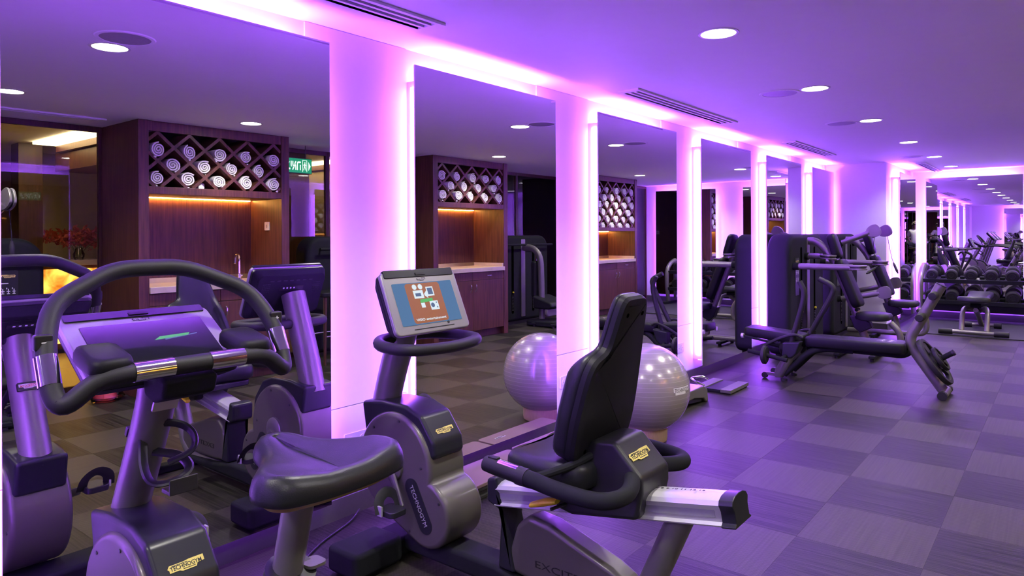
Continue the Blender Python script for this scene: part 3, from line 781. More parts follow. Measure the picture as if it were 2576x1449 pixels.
def pedal(t, cx, cy, cz, ang, side, L=.17):
    """crank arm, pedal body and toe strap"""
    py, pz = cy+L*cos(ang), cz+L*sin(ang); x0 = cx+side*.006
    cr = MB().tube([(x0+side*.012, cy, cz), (x0+side*.02, (cy+py)/2, (cz+pz)/2), (x0+side*.03, py, pz)], [.024, .017, .015], 10, sy=.5).build('crank_arm', 'silver', t)
    c = (x0+side*.085, py, pz)
    pd = MB().prism(rrect(.085, .10, .02, 4, c[0], c[1]), 'z', pz-.012, pz+.012).build('pedal', 'black_plastic', t, bevel=.004)
    MB().tube([(x0+side*.03, py, pz), (c[0], py, pz)], .007, 8).build('axle', 'steel_dark', pd)
    MB().tube(fil([(c[0]-.05, py+.01, pz), (c[0]-.045, py+.03, pz+.05), (c[0], py+.035, pz+.075), (c[0]+.045, py+.03, pz+.05), (c[0]+.05, py+.01, pz)], .03, 4), .0035, 8, sy=6., up=(0, 0, 1)).build('toe_strap', 'rubber', pd)
    MB().cbox((c[0]+side*.052, py+.01, pz+.012), (.004, .012, .02)).build('strap_buckle', 'alu', pd, bevel=.001)

def housing(t, X, cy, cz, w=.105):
    out = two_lobe((cy, cz), .222, (cy-.185, cz-.165), .138)
    hb = MB().prism(out, 'x', X-w, X+w).build('housing', 'champagne', t, bevel=.028, seg=4, ang=50)
    for s in (-1, 1):
        xs = X+s*w
        for (py, pz) in ((cy+.12, cz+.14), (cy-.04, cz+.19), (cy-.17, cz+.02), (cy+.19, cz-.02), (cy-.10, cz-.25), (cy-.27, cz-.1)):
            MB().lathe([(.006, 0), (.006, .0025), (1e-6, .003)], (xs, py, pz), 'x', 8).build('screw', 'steel_dark', hb) if s > 0 else MB().lathe([(1e-6, -.003), (.006, -.0025), (.006, 0)], (xs, py, pz), 'x', 8).build('screw', 'steel_dark', hb)
        fx = frame((xs, cy, cz), (0, -s, 0) if s < 0 else (0, 1, 0), (0, 0, 1)) if False else None
        MB().lathe([(.062, 0), (.062, s*.012), (.048, s*.022), (.02, s*.025), (1e-6, s*.022)] if s > 0 else [(1e-6, -.022), (.02, -.025), (.048, -.022), (.062, -.012), (.062, 0)], (xs, cy, cz), 'x', 28).build('hub_cap', 'silver', hb)
    # badge on the lower lobe, text running down along it
    d = Vector((0, -.5, -.86)).normalized()
    for s in (-1, 1):
        xdir = d if s < 0 else -d
        fb = frame((X+s*(w+.0002), cy-.155, cz-.135), d, Vector((s, 0, 0)).cross(d) if False else (Vector((s, 0, 0)).cross(d)))
        pb = MB().fprism(fb, rrect(.23, .075, .037, 8), 0, .002).build('side_badge', 'graphite_smooth', hb)
        f2 = fb @ Matrix.Translation((0, 0, .002))
        if f2.to_3x3().col[2].x * s < 0: f2 = f2 @ Matrix.Rotation(pi, 4, 'X')
        logo(pb, f2, .19, 'badge_silver', 'ink', 'side_logo') if False else lettering(pb, 'TECHNOGYM', .03, f2, 'badge_silver', width=.17)
    cap = [(cy+.20, cz+.10), (cy+.225, cz+.235), (cy+.10, cz+.255), (cy-.06, cz+.255), (cy-.15, cz+.225), (cy-.225, cz+.13), (cy-.235, cz+.07), (cy-.205, cz+.05), (cy-.10, cz+.12), (cy+.1, cz+.12)]
    cp = MB().prism(cap, 'x', X-.088, X+.088).build('top_cap', 'graphite_smooth', t, bevel=.016, seg=3)
    p, q = Vector((X, cy-.06, cz+.255)), Vector((X, cy-.225, cz+.13)); dn = (q-p).normalized()
    fl = frame(p+(q-p)*.42+Vector((0, -.002, .003))*1, (1, 0, 0), -dn)
    a, b = Vector((X, cy-.15, cz+.225)), Vector((X, cy-.225, cz+.13)); dn = (b-a).normalized()
    fl = frame((a+b)/2, (1, 0, 0), -dn) @ Matrix.Translation((0, -.022, .0005))
    logo(cp, fl, .10)
    return hb

# ---- recumbent bike (built at its place)
RX = 2.06
t = thing('recumbent_bike', 'recumbent exercise bike with lit screen and high black backrest', 'exercise bike', (RX, 1.55, 0))
housing(t, RX, 2.215, .41)
pedal(t, RX-.105, 2.215, .41, radians(236), -1); pedal(t, RX+.105, 2.215, .41, radians(56), 1)
# front stabiliser and spine
MB().prism(rrect(.26, .19, .03, 4, RX-.205, 2.27), 'z', .012, .115).prism(rrect(.26, .19, .03, 4, RX+.205, 2.27), 'z', .012, .115).box((RX-.09, 2.19, .02), (RX+.09, 2.35, .1)).build('front_stabiliser', 'graphite', t, bevel=.02, seg=3)
for s in (-1, 1): MB().box((RX+s*.2-.1, 2.2, 0), (RX+s*.2+.1, 2.34, .013)).build('rubber_foot', 'rubber', t)
MB().prism([(1.22, .045), (2.2, .045), (2.2, .11), (2.0, .125), (1.7, .125), (1.5, .09), (1.22, .08)], 'x', RX-.065, RX+.065).build('spine_cover', 'graphite', t, bevel=.022, seg=3)
MB().tube(fil([(RX, .955, .49), (RX, 1.06, .25), (RX, 1.14, .075), (RX, 1.35, .055), (RX, 1.8, .055)], .14, 7), .047, 16, sy=.9).build('rear_post', 'silver', t)
MB().prism(rrect(.5, .07, .02, 4, RX, 1.18), 'z', 0.0, .05).build('rear_stabiliser', 'graphite', t, bevel=.012)
# side panel with the word
pn = MB().prism([(1.66, .12), (1.60, .30), (1.545, .345), (1.45, .335), (1.2, .255), (1.13, .22), (1.13, .15), (1.2, .10), (1.5, .105)], 'x', RX-.05, RX+.05).build('side_panel', 'champagne', t, bevel=.022, seg=4)
for s in (-1, 1):
    lettering(pn, 'EXCITE', .036, frame((RX+s*.0505, 1.415, .18), (0, -1 if s < 0 else 1, 0), (0, -.12, 1) if s < 0 else (0, .12, 1)), 'ink', width=.19, bold=-.0003)
MB().prism([(1.665, .335), (1.735, .36), (1.735, .445), (1.69, .46), (1.675, .4), (1.60, .12), (1.68, .12)], 'x', RX-.06, RX+.06).build('front_bracket', 'graphite_smooth', t, bevel=.012, seg=3)
# inclined seat rail
rd = Vector((0, -.86, .145)).normalized(); ru = Vector((0, .145, .86)).normalized()
fr = frame((RX, 1.70, .392), rd, ru)      # x along the rail, y up, z = sideways
prof = [(u*.9, v) for u, v in [(-.047, -.06), (-.042, -.062), (-.034, -.05), (-.026, -.05), (-.012, -.05), (.0, -.05), (.014, -.056), (.022, -.06), (.036, -.052), (.045, -.03), (.048, 0), (.045, .03), (.036, .052), (.022, .06), (.014, .056), (.0, .05), (-.026, .05), (-.034, .05), (-.042, .062), (-.047, .06)]]
L0, L1 = .0, .90
m = MB().loft([[fr @ Vector((l, u, v)) for u, v in prof] for l in (L0, L1)])
rl = m.build('seat_rail', 'alu', t)
m = MB()
for s in (-1, 1): m.fbox(fr, (L0+.02, -.018, s*.0505-.0015), (L1-.02, .010, s*.0505+.0015))
m.build('rail_groove', 'ink_grey', rl)
for l in (.12, .66):
    MB().fbox(fr, (l, -.012, -.060), (l+.05, .012, -.045)).build('rail_stop', 'ink', rl, bevel=.002)
for i in range(14): MB().fbox(fr, (.56+i*.022, .0485, -.016), (.5615+i*.022, .0492, -.004)).build('scale_mark', 'ink', rl)
lettering(rl, '1 2 3 4 5 6 7 8 9 10 11 12 13', .014, fr @ Matrix.Translation((.70, .0484, .012)) @ Matrix.Rotation(-pi/2, 4, 'X'), 'ink', depth=.0004, width=.28)
MB().fprism(fr @ Matrix.Rotation(pi/2, 4, 'Y'), [(v*1.06, u*1.06) for u, v in prof[::-1]] , L1, L1+.045).build('rail_end_cap', 'graphite_smooth', t, bevel=.01, seg=3)
# seat carriage
cg = MB().prism([(1.07, .462), (1.05, .55), (1.05, .60), (1.15, .70), (1.23, .695), (1.30, .64), (1.42, .56), (1.43, .49), (1.38, .43), (1.32, .42)], 'x', RX-.1, RX+.1).build('seat_carriage', 'black_plastic', t, bevel=.016, seg=3)
a, b = Vector((0, 1.15, .70)), Vector((0, 1.05, .60))
logo(cg, frame((RX-.02, 1.10, .651), (1, 0, 0), a-b) @ Matrix.Translation((0, 0, .001)), .13)
# seat pad: shaped loft
def pad(rings, nm, mat, t, sub=1): return MB().loft(rings).build(nm, mat, t, sub=sub, ang=180)
def oval(cx, cy, w, h, z, e=.5, n=20):
    o = []
    for j in range(n):
        a = 2*pi*j/n; c, s = cos(a), sin(a)
        o.append((cx+math.copysign(abs(c)**e, c)*w, cy+math.copysign(abs(s)**e, s)*h, z))
    return o
so = [(p.x, p.y) for p in fil([(-.17, -.18, 0), (.17, -.18, 0), (.215, -.02, 0), (.20, .14, 0), (.10, .165, 0), (0, .13, 0), (-.10, .165, 0), (-.20, .14, 0), (-.215, -.02, 0)], .06, 4, True)]
SEAT_LEVELS = ((.535, .02), (.545, .004), (.575, 0), (.602, .003), (.618, .014), (.624, .035))
SEAT_AT = (RX, 1.395, 0)
MB().prism(rrect(.34, .30, .05, 4, RX, 1.395), 'z', .50, .535).build('seat_base', 'black_plastic', t, bevel=.01)
# backrest: padded front and hard rear shell
bo = [(-.185, -.02), (-.20, .10), (-.198, .22), (-.19, .285), (-.165, .325), (-.104, .345), (-.096, .40), (-.082, .50), (-.06, .53), (.065, .53), (.088, .50), (.108, .42), (.132, .33), (.155, .24), (.175, .15), (.188, .06), (.18, -.02), (.15, -.05), (-.15, -.05)]
bup = Vector((0, -.275, 1)).normalized(); fbk = frame((RX, 1.284, .665), (1, 0, 0), bup)     # z points to the rear
o2 = [(p.x, p.y) for p in fil([(x, y, 0) for x, y in bo], .028, 3, True)]
def inset(poly, g):
    out = []; n = len(poly)
    A = sum(poly[i-1][0]*poly[i][1]-poly[i][0]*poly[i-1][1] for i in range(n)); sg = 1 if A > 0 else -1
    for i in range(n):
        a, b, c = Vector(poly[i-1]), Vector(poly[i]), Vector(poly[(i+1) % n])
        d = (c-a).normalized(); out.append((b.x-d.y*g*sg, b.y+d.x*g*sg))
    return out
def slab(f, poly, levels): return MB().loft([[f @ Vector((x, y, z)) for x, y in inset(poly, g)] for z, g in levels])
slab(fbk, o2, ((0, 0), (.018, .001), (.031, .008), (.036, .022))).build('backrest_shell', 'leather_black', t, ang=22)
def pth(y):
    k = max(0., min(1., (y-.24)/.12)); k = k*k*(3-2*k)
    return 1-.62*k
MB().loft([[fbk @ Vector((x, y, z*pth(y))) for x, y in inset(o2, g)] for z, g in ((-.070, .040), (-.066, .022), (-.055, .008), (-.038, .001), (-.012, .002), (-.004, .006), (-.0005, .010))]).build('backrest_pad', 'leather', t, ang=60)
for (x, y) in ((-.05, .47), (.05, .47), (-.12, .0), (.12, .0)):
    MB().fprism(fbk, [(x+.008*cos(a*pi/5), y+.008*sin(a*pi/5)) for a in range(10)], .034, .0368).build('shell_screw', 'void', t)
MB().tube([fbk @ Vector((0, -.10, .02)), fbk @ Vector((0, .02, .04))], .045, 10).build('backrest_mount', 'black_plastic', t)
slab(frame(SEAT_AT, (1, 0, 0), (0, 1, 0)), so, SEAT_LEVELS).build('seat', 'leather', t, ang=60)
# side handles
for s in (-1, 1):
    hd = MB().tube(fil([(RX+s*.04, 1.12, .60), (RX+s*.14, 1.06, .585), (RX+s*.22, 1.05, .575), (RX+s*.285, 1.10, .572), (RX+s*.295, 1.24, .58), (RX+s*.29, 1.36, .592)], .09, 6), [.02]*2+[.024]*40 if False else .026, 14).build('side_handle', 'graphite', t)
    MB().tube(fil([(RX+s*.29, 1.345, .595), (RX+s*.26, 1.32, .60), (RX+s*.16, 1.26, .622), (RX+s*.09, 1.24, .64)], .05, 4), .014, 10).build('handle_brace', 'graphite', t)
    MB().tube([(RX+s*.29, 1.36, .592), (RX+s*.29, 1.50, .602), (RX+s*.29, 1.535, .604), (RX+s*.29, 1.54, .604)], [.028, .028, .026, .018], 16).build('handle_grip', 'rubber', t)
    MB().tube([(RX+s*.291, 1.395, .603), (RX+s*.291, 1.475, .609)], .021, 12).build('pulse_sensor', 'chrome', hd)
    MB().cbox((RX+s*.29, 1.50, .629), (.01, .02, .005)).build('handle_button', 'ink', hd, bevel=.003)
MB().tube([(RX-.1, 1.34, .455), (RX-.16, 1.36, .45)], .006, 8).build('lever_rod', 'steel_dark', t)
MB().loft([[(RX-.155+.02*cos(j*pi/5), 1.335, .482+.010*sin(j*pi/5)) for j in range(10)], [(RX-.16+.024*cos(j*pi/5), 1.38, .470+.014*sin(j*pi/5)) for j in range(10)], [(RX-.165+.016*cos(j*pi/5), 1.44, .448+.010*sin(j*pi/5)) for j in range(10)]]).build('adjust_lever', 'yellow', t, bevel=.003)
# column, console, reading handle
MB().tube(fil([(RX, 2.385, .60), (RX, 2.33, .78), (RX, 2.27, .93), (RX, 2.215, 1.08)], .1, 4), .058, 20, sy=1.12, up=(1, 0, 0)).build('column', 'silver', t)
fc = frame((RX, 2.112, 1.10), (1, 0, 0), (0, .11, .255))
console(t, fc, .43, .275, True)
lp = [(RX-.22, 2.00, .925), (RX-.06, 1.965, .92), (RX+.06, 1.965, .92), (RX+.22, 2.00, .925), (RX+.225, 2.16, .93), (RX+.13, 2.27, .935), (RX-.13, 2.27, .935), (RX-.225, 2.16, .93)]
MB().tube(fil(lp, .08, 5, True), .024, 12, closed=True).build('front_handle', 'rubber', t)
f = frame((RX, 2.333, .88), (-1, 0, 0), (0, -.1, .3))
logo(t, f @ Matrix.Translation((0, 0, .004)), .075, 'ink', 'badge_silver', 'column_badge')

# ---- upright bike (built at its place)
BX = .92
t = thing('upright_bike', 'upright exercise bike with looped handlebar and padded saddle', 'exercise bike', (BX, 1.75, 0))
housing(t, BX, 2.09, .315)
pedal(t, BX-.105, 2.09, .315, radians(200), -1); pedal(t, BX+.105, 2.09, .315, radians(20), 1)
MB().prism(rrect(.58, .16, .03, 4, BX, 2.22), 'z', .0, .1).build('front_stabiliser', 'graphite', t, bevel=.02, seg=3)
MB().prism(rrect(.5, .12, .03, 4, BX, 1.3), 'z', .0, .09).build('rear_stabiliser', 'graphite', t, bevel=.02, seg=3)
MB().prism([(1.25, .03), (2.15, .03), (2.15, .12), (1.8, .16), (1.45, .16), (1.25, .1)], 'x', BX-.07, BX+.07).build('spine_cover', 'graphite', t, bevel=.022, seg=3)
# seat tower, post, saddle
MB().tube([(BX, 1.60, .12), (BX, 1.395, .60)], .05, 20, sy=1.15).build('seat_tower', 'silver', t)
pu = Vector((0, 1.34-1.60, .72-.12)).normalized()
MB().tube([(BX, 1.402, .585), (BX, 1.392, .61)], .058, 20).build('tower_collar', 'black_plastic', t)
MB().prism(rrect(.05, .05, .015, 4, BX+.055, 1.385), 'z', .605, .612).build('collar_plate', 'silver', t)
MB().tube([(BX, 1.42, .55), (BX, 1.345, .83)], .035, 20).build('seat_post', 'silver', t)
sp = [(-.155, -.15), (-.06, -.168), (.06, -.168), (.155, -.15), (.188, -.10), (.175, -.045), (.115, .015), (.072, .075), (.058, .135), (.03, .17), (-.03, .17), (-.058, .135), (-.072, .075), (-.115, .015), (-.175, -.045), (-.188, -.10)]
so = [(p.x, p.y) for p in fil([(x, y, 0) for x, y in sp], .035, 4, True)]
fs = frame((BX, 1.365, .03), (1, 0, 0), (0, 1, .05))
def srings(levels, top):
    R = []
    for z, g, up in levels:
        r = []
        for x, y in inset(so, g):
            wing = max(0., min(1., (abs(x)-.05)/.09))*max(0., min(1., (.05-y)/.1)); nose = max(0., (y-.08)/.09)
            r.append(fs @ Vector((x, y, z+up*(.012*wing+.006*nose))))
        R.append(r)
    if top:
        for k, dz in ((.72, -.001), (.42, -.006), (.15, -.010), (.01, -.011)):
            r = []
            for x, y in inset(so, .036):
                wing = max(0., min(1., (abs(x)-.05)/.09))*max(0., min(1., (.05-y)/.1)); nose = max(0., (y-.08)/.09)
                r.append(fs @ Vector((x*k, y, .869+dz*(1-nose)+(.012*wing*k+.006*nose))))
            R.append(r)
    return MB().loft(R)
m = srings(((.820, .012, 0), (.826, .001, 0), (.838, 0, 0), (.853, .004, .3), (.866, .014, .8), (.870, .026, 1), (.8695, .034, 1)), True)
m.build('saddle', 'leather', t, ang=60)
srings(((.800, .05, 0), (.806, .03, 0), (.8195, .014, 0)), False).build('saddle_base', 'mustard', t, ang=60)
# column
MB().tube(fil([(BX, 2.265, .50), (BX, 2.15, .72), (BX, 2.05, .92), (BX, 2.04, 1.0)], .1, 4), .054, 20, sy=.95, up=(1, 0, 0)).build('column', 'silver', t)
MB().cbox((BX, 2.02, .985), (.06, .05, .035)).build('console_neck', 'graphite', t, bevel=.02, seg=3)
MB().prism([(1.88, 1.005), (1.845, .995), (1.86, .945), (1.92, .925), (1.97, .94), (1.98, .99)], 'x', BX-.075, BX+.075).build('reader_box', 'graphite', t, bevel=.012, seg=3)
fc = frame((BX, 2.075, 1.075), (1, 0, 0), (0, .225, .14))
console(t, fc, .43, .285, False)
# handlebar loop
lp = [(BX-.17, 1.855, 1.03), (BX-.235, 1.865, 1.02), (BX-.295, 1.875, .965), (BX-.315, 1.90, .985), (BX-.315, 1.955, 1.10), (BX-.275, 2.03, 1.205), (BX-.10, 2.095, 1.285), (BX+.10, 2.095, 1.285), (BX+.275, 2.03, 1.205), (BX+.315, 1.955, 1.10), (BX+.315, 1.90, .985), (BX+.295, 1.875, .965), (BX+.235, 1.865, 1.02), (BX+.17, 1.855, 1.03)]
MB().tube(fil(lp, .06, 5, True), .0245, 14, closed=True).build('handlebar', 'rubber', t)
for s in (-1, 1):
    MB().tube([(BX+s*.05, 1.855, 1.03), (BX+s*.15, 1.855, 1.03)], .0262, 14).build('pulse_sensor', 'chrome', t)
    MB().tube([(BX+s*.315, 1.915, 1.015), (BX+s*.315, 1.947, 1.083)], .0262, 14).build('pulse_sensor', 'chrome', t)
    b = MB().cbox((BX+s*.318, 1.955, 1.118), (.021, .012, .02)).build('resistance_button', 'black_plastic', t, bevel=.006)
    f = frame((BX+s*.318, 1.9425, 1.118), (1, 0, 0), (0, 0, 1))
    m = MB().fbox(f, (-.006, -.0015, 0), (.006, .0015, .001))
    if s > 0: m.fbox(f, (-.0015, -.006, 0), (.0015, .006, .001))
    m.build('button_mark', 'white_ink', b)
    fp = frame((BX+s*.195, 1.92, 1.062), (1, 0, 0), (0, 1, .22))
    r = [[fp @ Vector((x*k, y*k, z)) for x, y in rrect(.105, .15, .03)] for z, k in ((-.022, .9), (-.012, 1), (.008, 1), (.02, .92), (.024, .7))]
    MB().loft(r).build('forearm_pad', 'leather_black', t, ang=60)
# bottle cage on the column
cg = MB().tube(fil([(BX-.03, 2.075, .80), (BX+.0, 2.05, .84), (BX+.055, 2.02, .83), (BX+.075, 1.98, .80), (BX+.06, 1.96, .76), (BX+.0, 1.99, .735)], .03, 4), .007, 8, sy=2., up=(0, 1, 0)).build('bottle_cage', 'black_plastic', t)
MB().tube(fil([(BX-.03, 2.08, .79), (BX-.05, 2.03, .72), (BX-.05, 1.98, .685), (BX+.0, 1.95, .69), (BX+.055, 1.96, .71), (BX+.05, 2.02, .74), (BX+.0, 2.08, .75)], .03, 4), .007, 8, sy=2., up=(0, 1, 0)).build('cage_ring', 'black_plastic', cg)
MB().box((BX-.02, 1.94, .655), (BX+.06, 1.99, .668)).box((BX-.02, 1.938, .655), (BX+.06, 1.945, .70)).build('cage_cradle', 'black_plastic', cg, bevel=.003)
f = frame((BX, 2.043, .905), (1, 0, 0), (0, -.2, .4)) 
MB().fprism(frame((BX-.005, 1.992, .905), (1, 0, 0), (0, -.12, .22)), rrect(.07, .045, .003), -.004, .0035).build('serial_label', 'white_plastic', t)
cbf = frame((BX, 2.165, .80), (-1, 0, 0), (0, -.2, .4)) @ Matrix.Translation((0, 0, .001))
cb = MB().fprism(cbf, rrect(.082, .032, .004), -.006, .006).build('column_plate', 'ink', t)
logo(cb, cbf @ Matrix.Translation((0, 0, .006)), .072, 'badge_silver', 'red_ink', 'column_badge')
# cable on the floor
o = MB().tube(fil([(1.18, 2.05, .006), (1.32, 2.22, .006), (1.42, 2.42, .006), (1.62, 2.45, .006), (1.86, 2.60, .006), (2.10, 2.68, .006), (2.2, 2.74, .02)], .1, 4), .005, 8).build('power_cable', 'cable_black', org=(1.6, 2.4, 0))
tag(o, 'thin black power cable along the floor under the mirror', 'cable')
t = o
MB().tube([(1.42, 2.42, .006), (1.50, 2.43, .006)], .0085, 8).build('cable_tag', 'white_plastic', t)

# ------------------------------------------------------------------ ball, mats, step, scale
tag(MB().lathe([(.128, 0), (.142, .003), (.145, .02), (.145, .095), (.142, .1), (.132, .1), (.128, .09), (.128, 0)], (0, 0, 0), 'z', 40, False).build('ball_stand', 'ringwood', org=(0, 0, 0)), 'round pale wooden ring stand under the silver exercise ball', 'ball stand').location = (4.20, 2.22, 0)
t = thing('exercise_ball', 'large pearly silver exercise ball resting on a wooden ring', 'exercise ball', (4.20, 2.22, .345))
MB().ball((0, 0, 0), .295, 56, 36).build('ball_skin', 'ball_vinyl', t, ang=180, org=(0, 0, 0))
# printed name, bent to the ball
def on_ball(v, az, el):
    R0 = .2962; a = az + v.x/R0; e = el + v.y/R0
    r = R0 + v.z
    return Vector((r*cos(e)*cos(a), r*cos(e)*sin(a), r*sin(e)))
b = MB(); w, h = .165, .045
nn = 12
for (x0, x1, y0, y1) in ((-.5, .5, -.15, .5), (-.42, .2, -.5, -.15)):
    for i in range(nn):
        xa = (x0+(x1-x0)*i/nn)*w; xb = (x0+(x1-x0)*(i+1)/nn)*w
        q = [on_ball(Vector(p), radians(-99), radians(5)) for p in ((xa, y0*h, 0), (xb, y0*h, 0), (xb, y1*h, 0), (xa, y1*h, 0))]
        b.add(q, [(0, 1, 2, 3)])
pl = b.build('printed_label', 'white_ink', t, org=(0, 0, 0))
lt = lettering(pl, 'TECHNOGYM', .034, Matrix.Identity(4), 'ink', depth=.0002, width=.15)
for v in lt.data.vertices: v.co = on_ball(Vector((v.co.x, v.co.y+.004, .0006)), radians(-99), radians(5))
t['label'] = t['label']
# two stacks of exercise mats along the mirror
for k, (x0, x1) in enumerate(((2.50, 3.26), (3.27, 3.98))):
    for i in range(4):
        top = i == 3
        o = thing('exercise_mat', ('brown top exercise mat of the stack under the mirror by the recumbent bike' if k == 0 else 'brown top exercise mat of the stack under the mirror next to the ball') if top
                  else ('black exercise mat in the stack by the recumbent bike' if k == 0 else 'black exercise mat in the stack next to the ball'), 'exercise mat', ((x0+x1)/2, 2.5, .02*i), ('lower mats of stack %s' % ('one' if k == 0 else 'two')) if not top else None)
        d = (0, .012, .004, .0)[i]
        MB().prism([(p[0], p[1]) for p in rrect(x1-x0-.01, .27-d, .03, 4, (x0+x1)/2, 2.515+d/2)], 'z', .02*i+.0005, .02*i+.0195).build('foam', 'mat_brown' if top else 'mat_black', o, bevel=.004)
        if top: logo(o, frame((x0+.14, 2.46, .02*i+.0196), (1, 0, 0), (0, 1, 0)), .10, 'badge_silver', 'ink', 'mat_logo')
# arched step platform
st = thing('step_platform', 'low grey arched step platform behind the exercise ball', 'step platform', (4.95, 2.46, 0))
MB().prism([(4.42, .0), (4.42, .11), (4.46, .14), (5.38, .14), (5.45, .105), (5.47, .0), (5.42, .0), (5.38, .035), (5.2, .065), (4.7, .065), (4.5, .03), (4.47, .0)], 'y', 2.31, 2.62).build('deck', 'silver', st, bevel=.012, seg=3)
MB().prism([(4.52, .02), (4.7, .063), (5.2, .063), (5.36, .03), (5.36, .015), (5.1, .04), (4.75, .04)], 'y', 2.325, 2.605).build('underside', 'ink', st)
# floor scale
t = thing('body_scale', 'flat silver body scale with handles on the floor', 'scale', (5.98, 2.40, 0))
for (y0, y1, nm) in ((2.235, 2.33, 'a'), (2.47, 2.565, 'b')):
    MB().box((5.76, y0, .012), (6.18, y1, .042)).build('foot_plate', 'silver', t, bevel=.004)
MB().box((5.77, 2.33, .01), (6.17, 2.47, .034)).build('scale_body', 'graphite_smooth', t, bevel=.003)
MB().box((5.775, 2.245, 0), (6.165, 2.555, .0115)).build('scale_base', 'black_plastic', t)
MB().tube(fil([(5.80, 2.49, .045), (5.74, 2.56, .09), (5.80, 2.62, .095), (5.98, 2.58, .085), (6.0, 2.54, .06)], .05, 5), .011, 10).build('scale_handle', 'chrome', t)
lettering(t, 'scale', .02, frame((6.0, 2.40, .0343), (1, 0, 0), (0, 1, 0)), 'white_ink', 'display_print', depth=.0002) if False else None

# ------------------------------------------------------------------ weight bench
t = thing('weight_bench', 'long flat exercise bench with raised leg-roller post and bent handles', 'bench', (6.8, 1.6, 0))
BN = 6.8
def bpad(nm, y0, z0, y1, z1, w, th):
    d = Vector((0, y1-y0, z1-z0)); L = d.length; f = frame((BN, y0, z0), d, (1, 0, 0))   # x along, y = +X, z
    if f.to_3x3().col[2].z < 0: f = frame((BN, y0, z0), d, (-1, 0, 0))
    MB().loft([[f @ Vector((x, y, z)) for x, y in rrect(L-2*g, w-2*g, .05, 4, L/2, 0)] for z, g in ((-th, .012), (-th+.012, .001), (-.02, 0), (-.005, .006), (0, .022))]).build(nm, 'leather_black', t, ang=50)
    return f, L
bpad('head_pad', 2.46, .472, 1.915, .43, .29, .085)
f, L = bpad('back_pad', 1.895, .425, 1.075, .43, .29, .09)
# printed exercise chart on the pad end
pc = MB().fprism(f @ Matrix.Translation((L-.16, .02, .0006)), rrect(.15, .16, .005), 0, .0004).build('exercise_chart', 'ink', t)
m = MB()
for i in range(2):
    for j in range(2):
        m.fprism(f @ Matrix.Translation((L-.19+.06*i, -.02+.075*j, .0012)), [(-.02, -.02), (-.005, -.012), (.0, -.02), (.012, -.006), (.02, .016), (.006, .006), (-.004, .02), (-.008, .004)], 0, .0003)
m.build('chart_figures', 'white_ink', pc)
for s in (-1, 1):
    X = BN+s*.16
    if s < 0: MB().tube(fil([(X, 2.0, .36), (X, 1.905, .69), (X, 1.875, .84), (X, 1.925, .935)], .1, 6), .025, 14).build('arm_handle', 'rubber', t)
    else: MB().tube(fil([(X, 1.95, .36), (X, 1.725, .79), (X, 1.70, .88), (X, 1.84, .945)], .09, 6), .025, 14).build('arm_handle', 'rubber', t)
    MB().tube([(X-s*.01, 1.985, .30), (X-s*.01, 2.105, .075), (X-s*.01, 2.115, .05), (X-s*.01, 2.115, .03)], [.05, .05, .042, .036], 18).build('leg_frame', 'silver', t)
    MB().tube(fil([(X-s*.015, 2.07, .06), (X-s*.03, 1.86, .285), (X-s*.09, 1.74, .325), (X-s*.12, 1.5, .322)], .09, 6), .03, 14).build('leg_brace', 'graphite', t)
    MB().prism([(2.07, .365), (1.90, .385), (1.94, .27), (1.99, .22), (2.07, .235)], 'x', X-.055, X+.04 if s < 0 else X+.055).build('joint_cover', 'graphite_smooth', t, bevel=.015, seg=3)
    MB().tube(fil([(X+s*.05, 2.24, .315), (X+s*.06, 2.10, .40), (X+s*.05, 1.95, .455), (X+s*.03, 1.89, .42)], .06, 5), .014, 10).build('release_lever', 'rubber', t)
    MB().tube([(X+s*.12, 2.36, .27), (X+s*.12, 2.0, .215)], .02, 12).build('roller_bar', 'graphite', t)
    MB().lathe([(1e-6, -.022), (.07, -.022), (.085, -.012), (.085, .012), (.07, .022), (1e-6, .022)], (X+s*.12, 2.205, .246), 'y', 24).build('bar_disc', 'rubber', t)
    MB().tube([(X+s*.12, 2.06, .22), (X, 2.02, .26)], .018, 10).build('bar_link', 'graphite', t)
    MB().lathe([(1e-6, -.012), (.028, -.012), (.028, .012), (1e-6, .012)], (X-s*.03, 2.255, .029), 'x', 16).build('transport_wheel', 'rubber', t)
    MB().box((X-s*.03-.01, 2.12, .03), (X-s*.03+.01, 2.26, .06)).build('wheel_arm', 'silver', t, bevel=.004)
    MB().lathe([(.03, 0), (.03, .02), (.02, .025)], (X-s*.01, 2.07, 0), 'z', 14).build('rubber_foot', 'rubber', t)
    MB().tube([(X-.02, 2.44, .392), (X+.02*0-.02, 2.10, .34)], .011, 8).build('pad_rod', 'graphite', t)
    MB().lathe([(1e-6, -.012), (.022, -.012), (.022, .012), (1e-6, .012)], (X-.02, 2.45, .395), 'y', 14).build('rod_end', 'badge_silver', t)
MB().tube(fil([(BN, 1.90, .30), (BN, 1.70, .322), (BN, 1.10, .315), (BN, 1.04, .37)], .05, 4), .028, 12).build('under_tube', 'graphite', t)
MB().tube(fil([(BN, .825, .935), (BN, 1.0, .585), (BN, 1.075, .44), (BN, .815, .055)], .13, 8), .043, 18).build('roller_post', 'silver', t)
MB().tube([(BN, .8245, .936), (BN, .822, .941)], .0435, 18).build('post_cap', 'ink', t)
for (y, z) in ((.868, .852), (.963, .665)):
    MB().lathe([(1e-6, -.17), (.028, -.168), (.034, -.155), (.034, .155), (.028, .168), (1e-6, .17)], (BN, y, z), 'x', 18).build('foam_roller', 'rubber', t)
MB().tube([(BN-.16, .80, .035), (BN+.16, .80, .035)], .034, 16).build('rear_foot_bar', 'silver', t)
for s in (-1, 1): MB().tube([(BN+s*.14, .80, .0365), (BN+s*.185, .80, .0365)], .0365, 16).build('foot_end_cap', 'rubber', t)
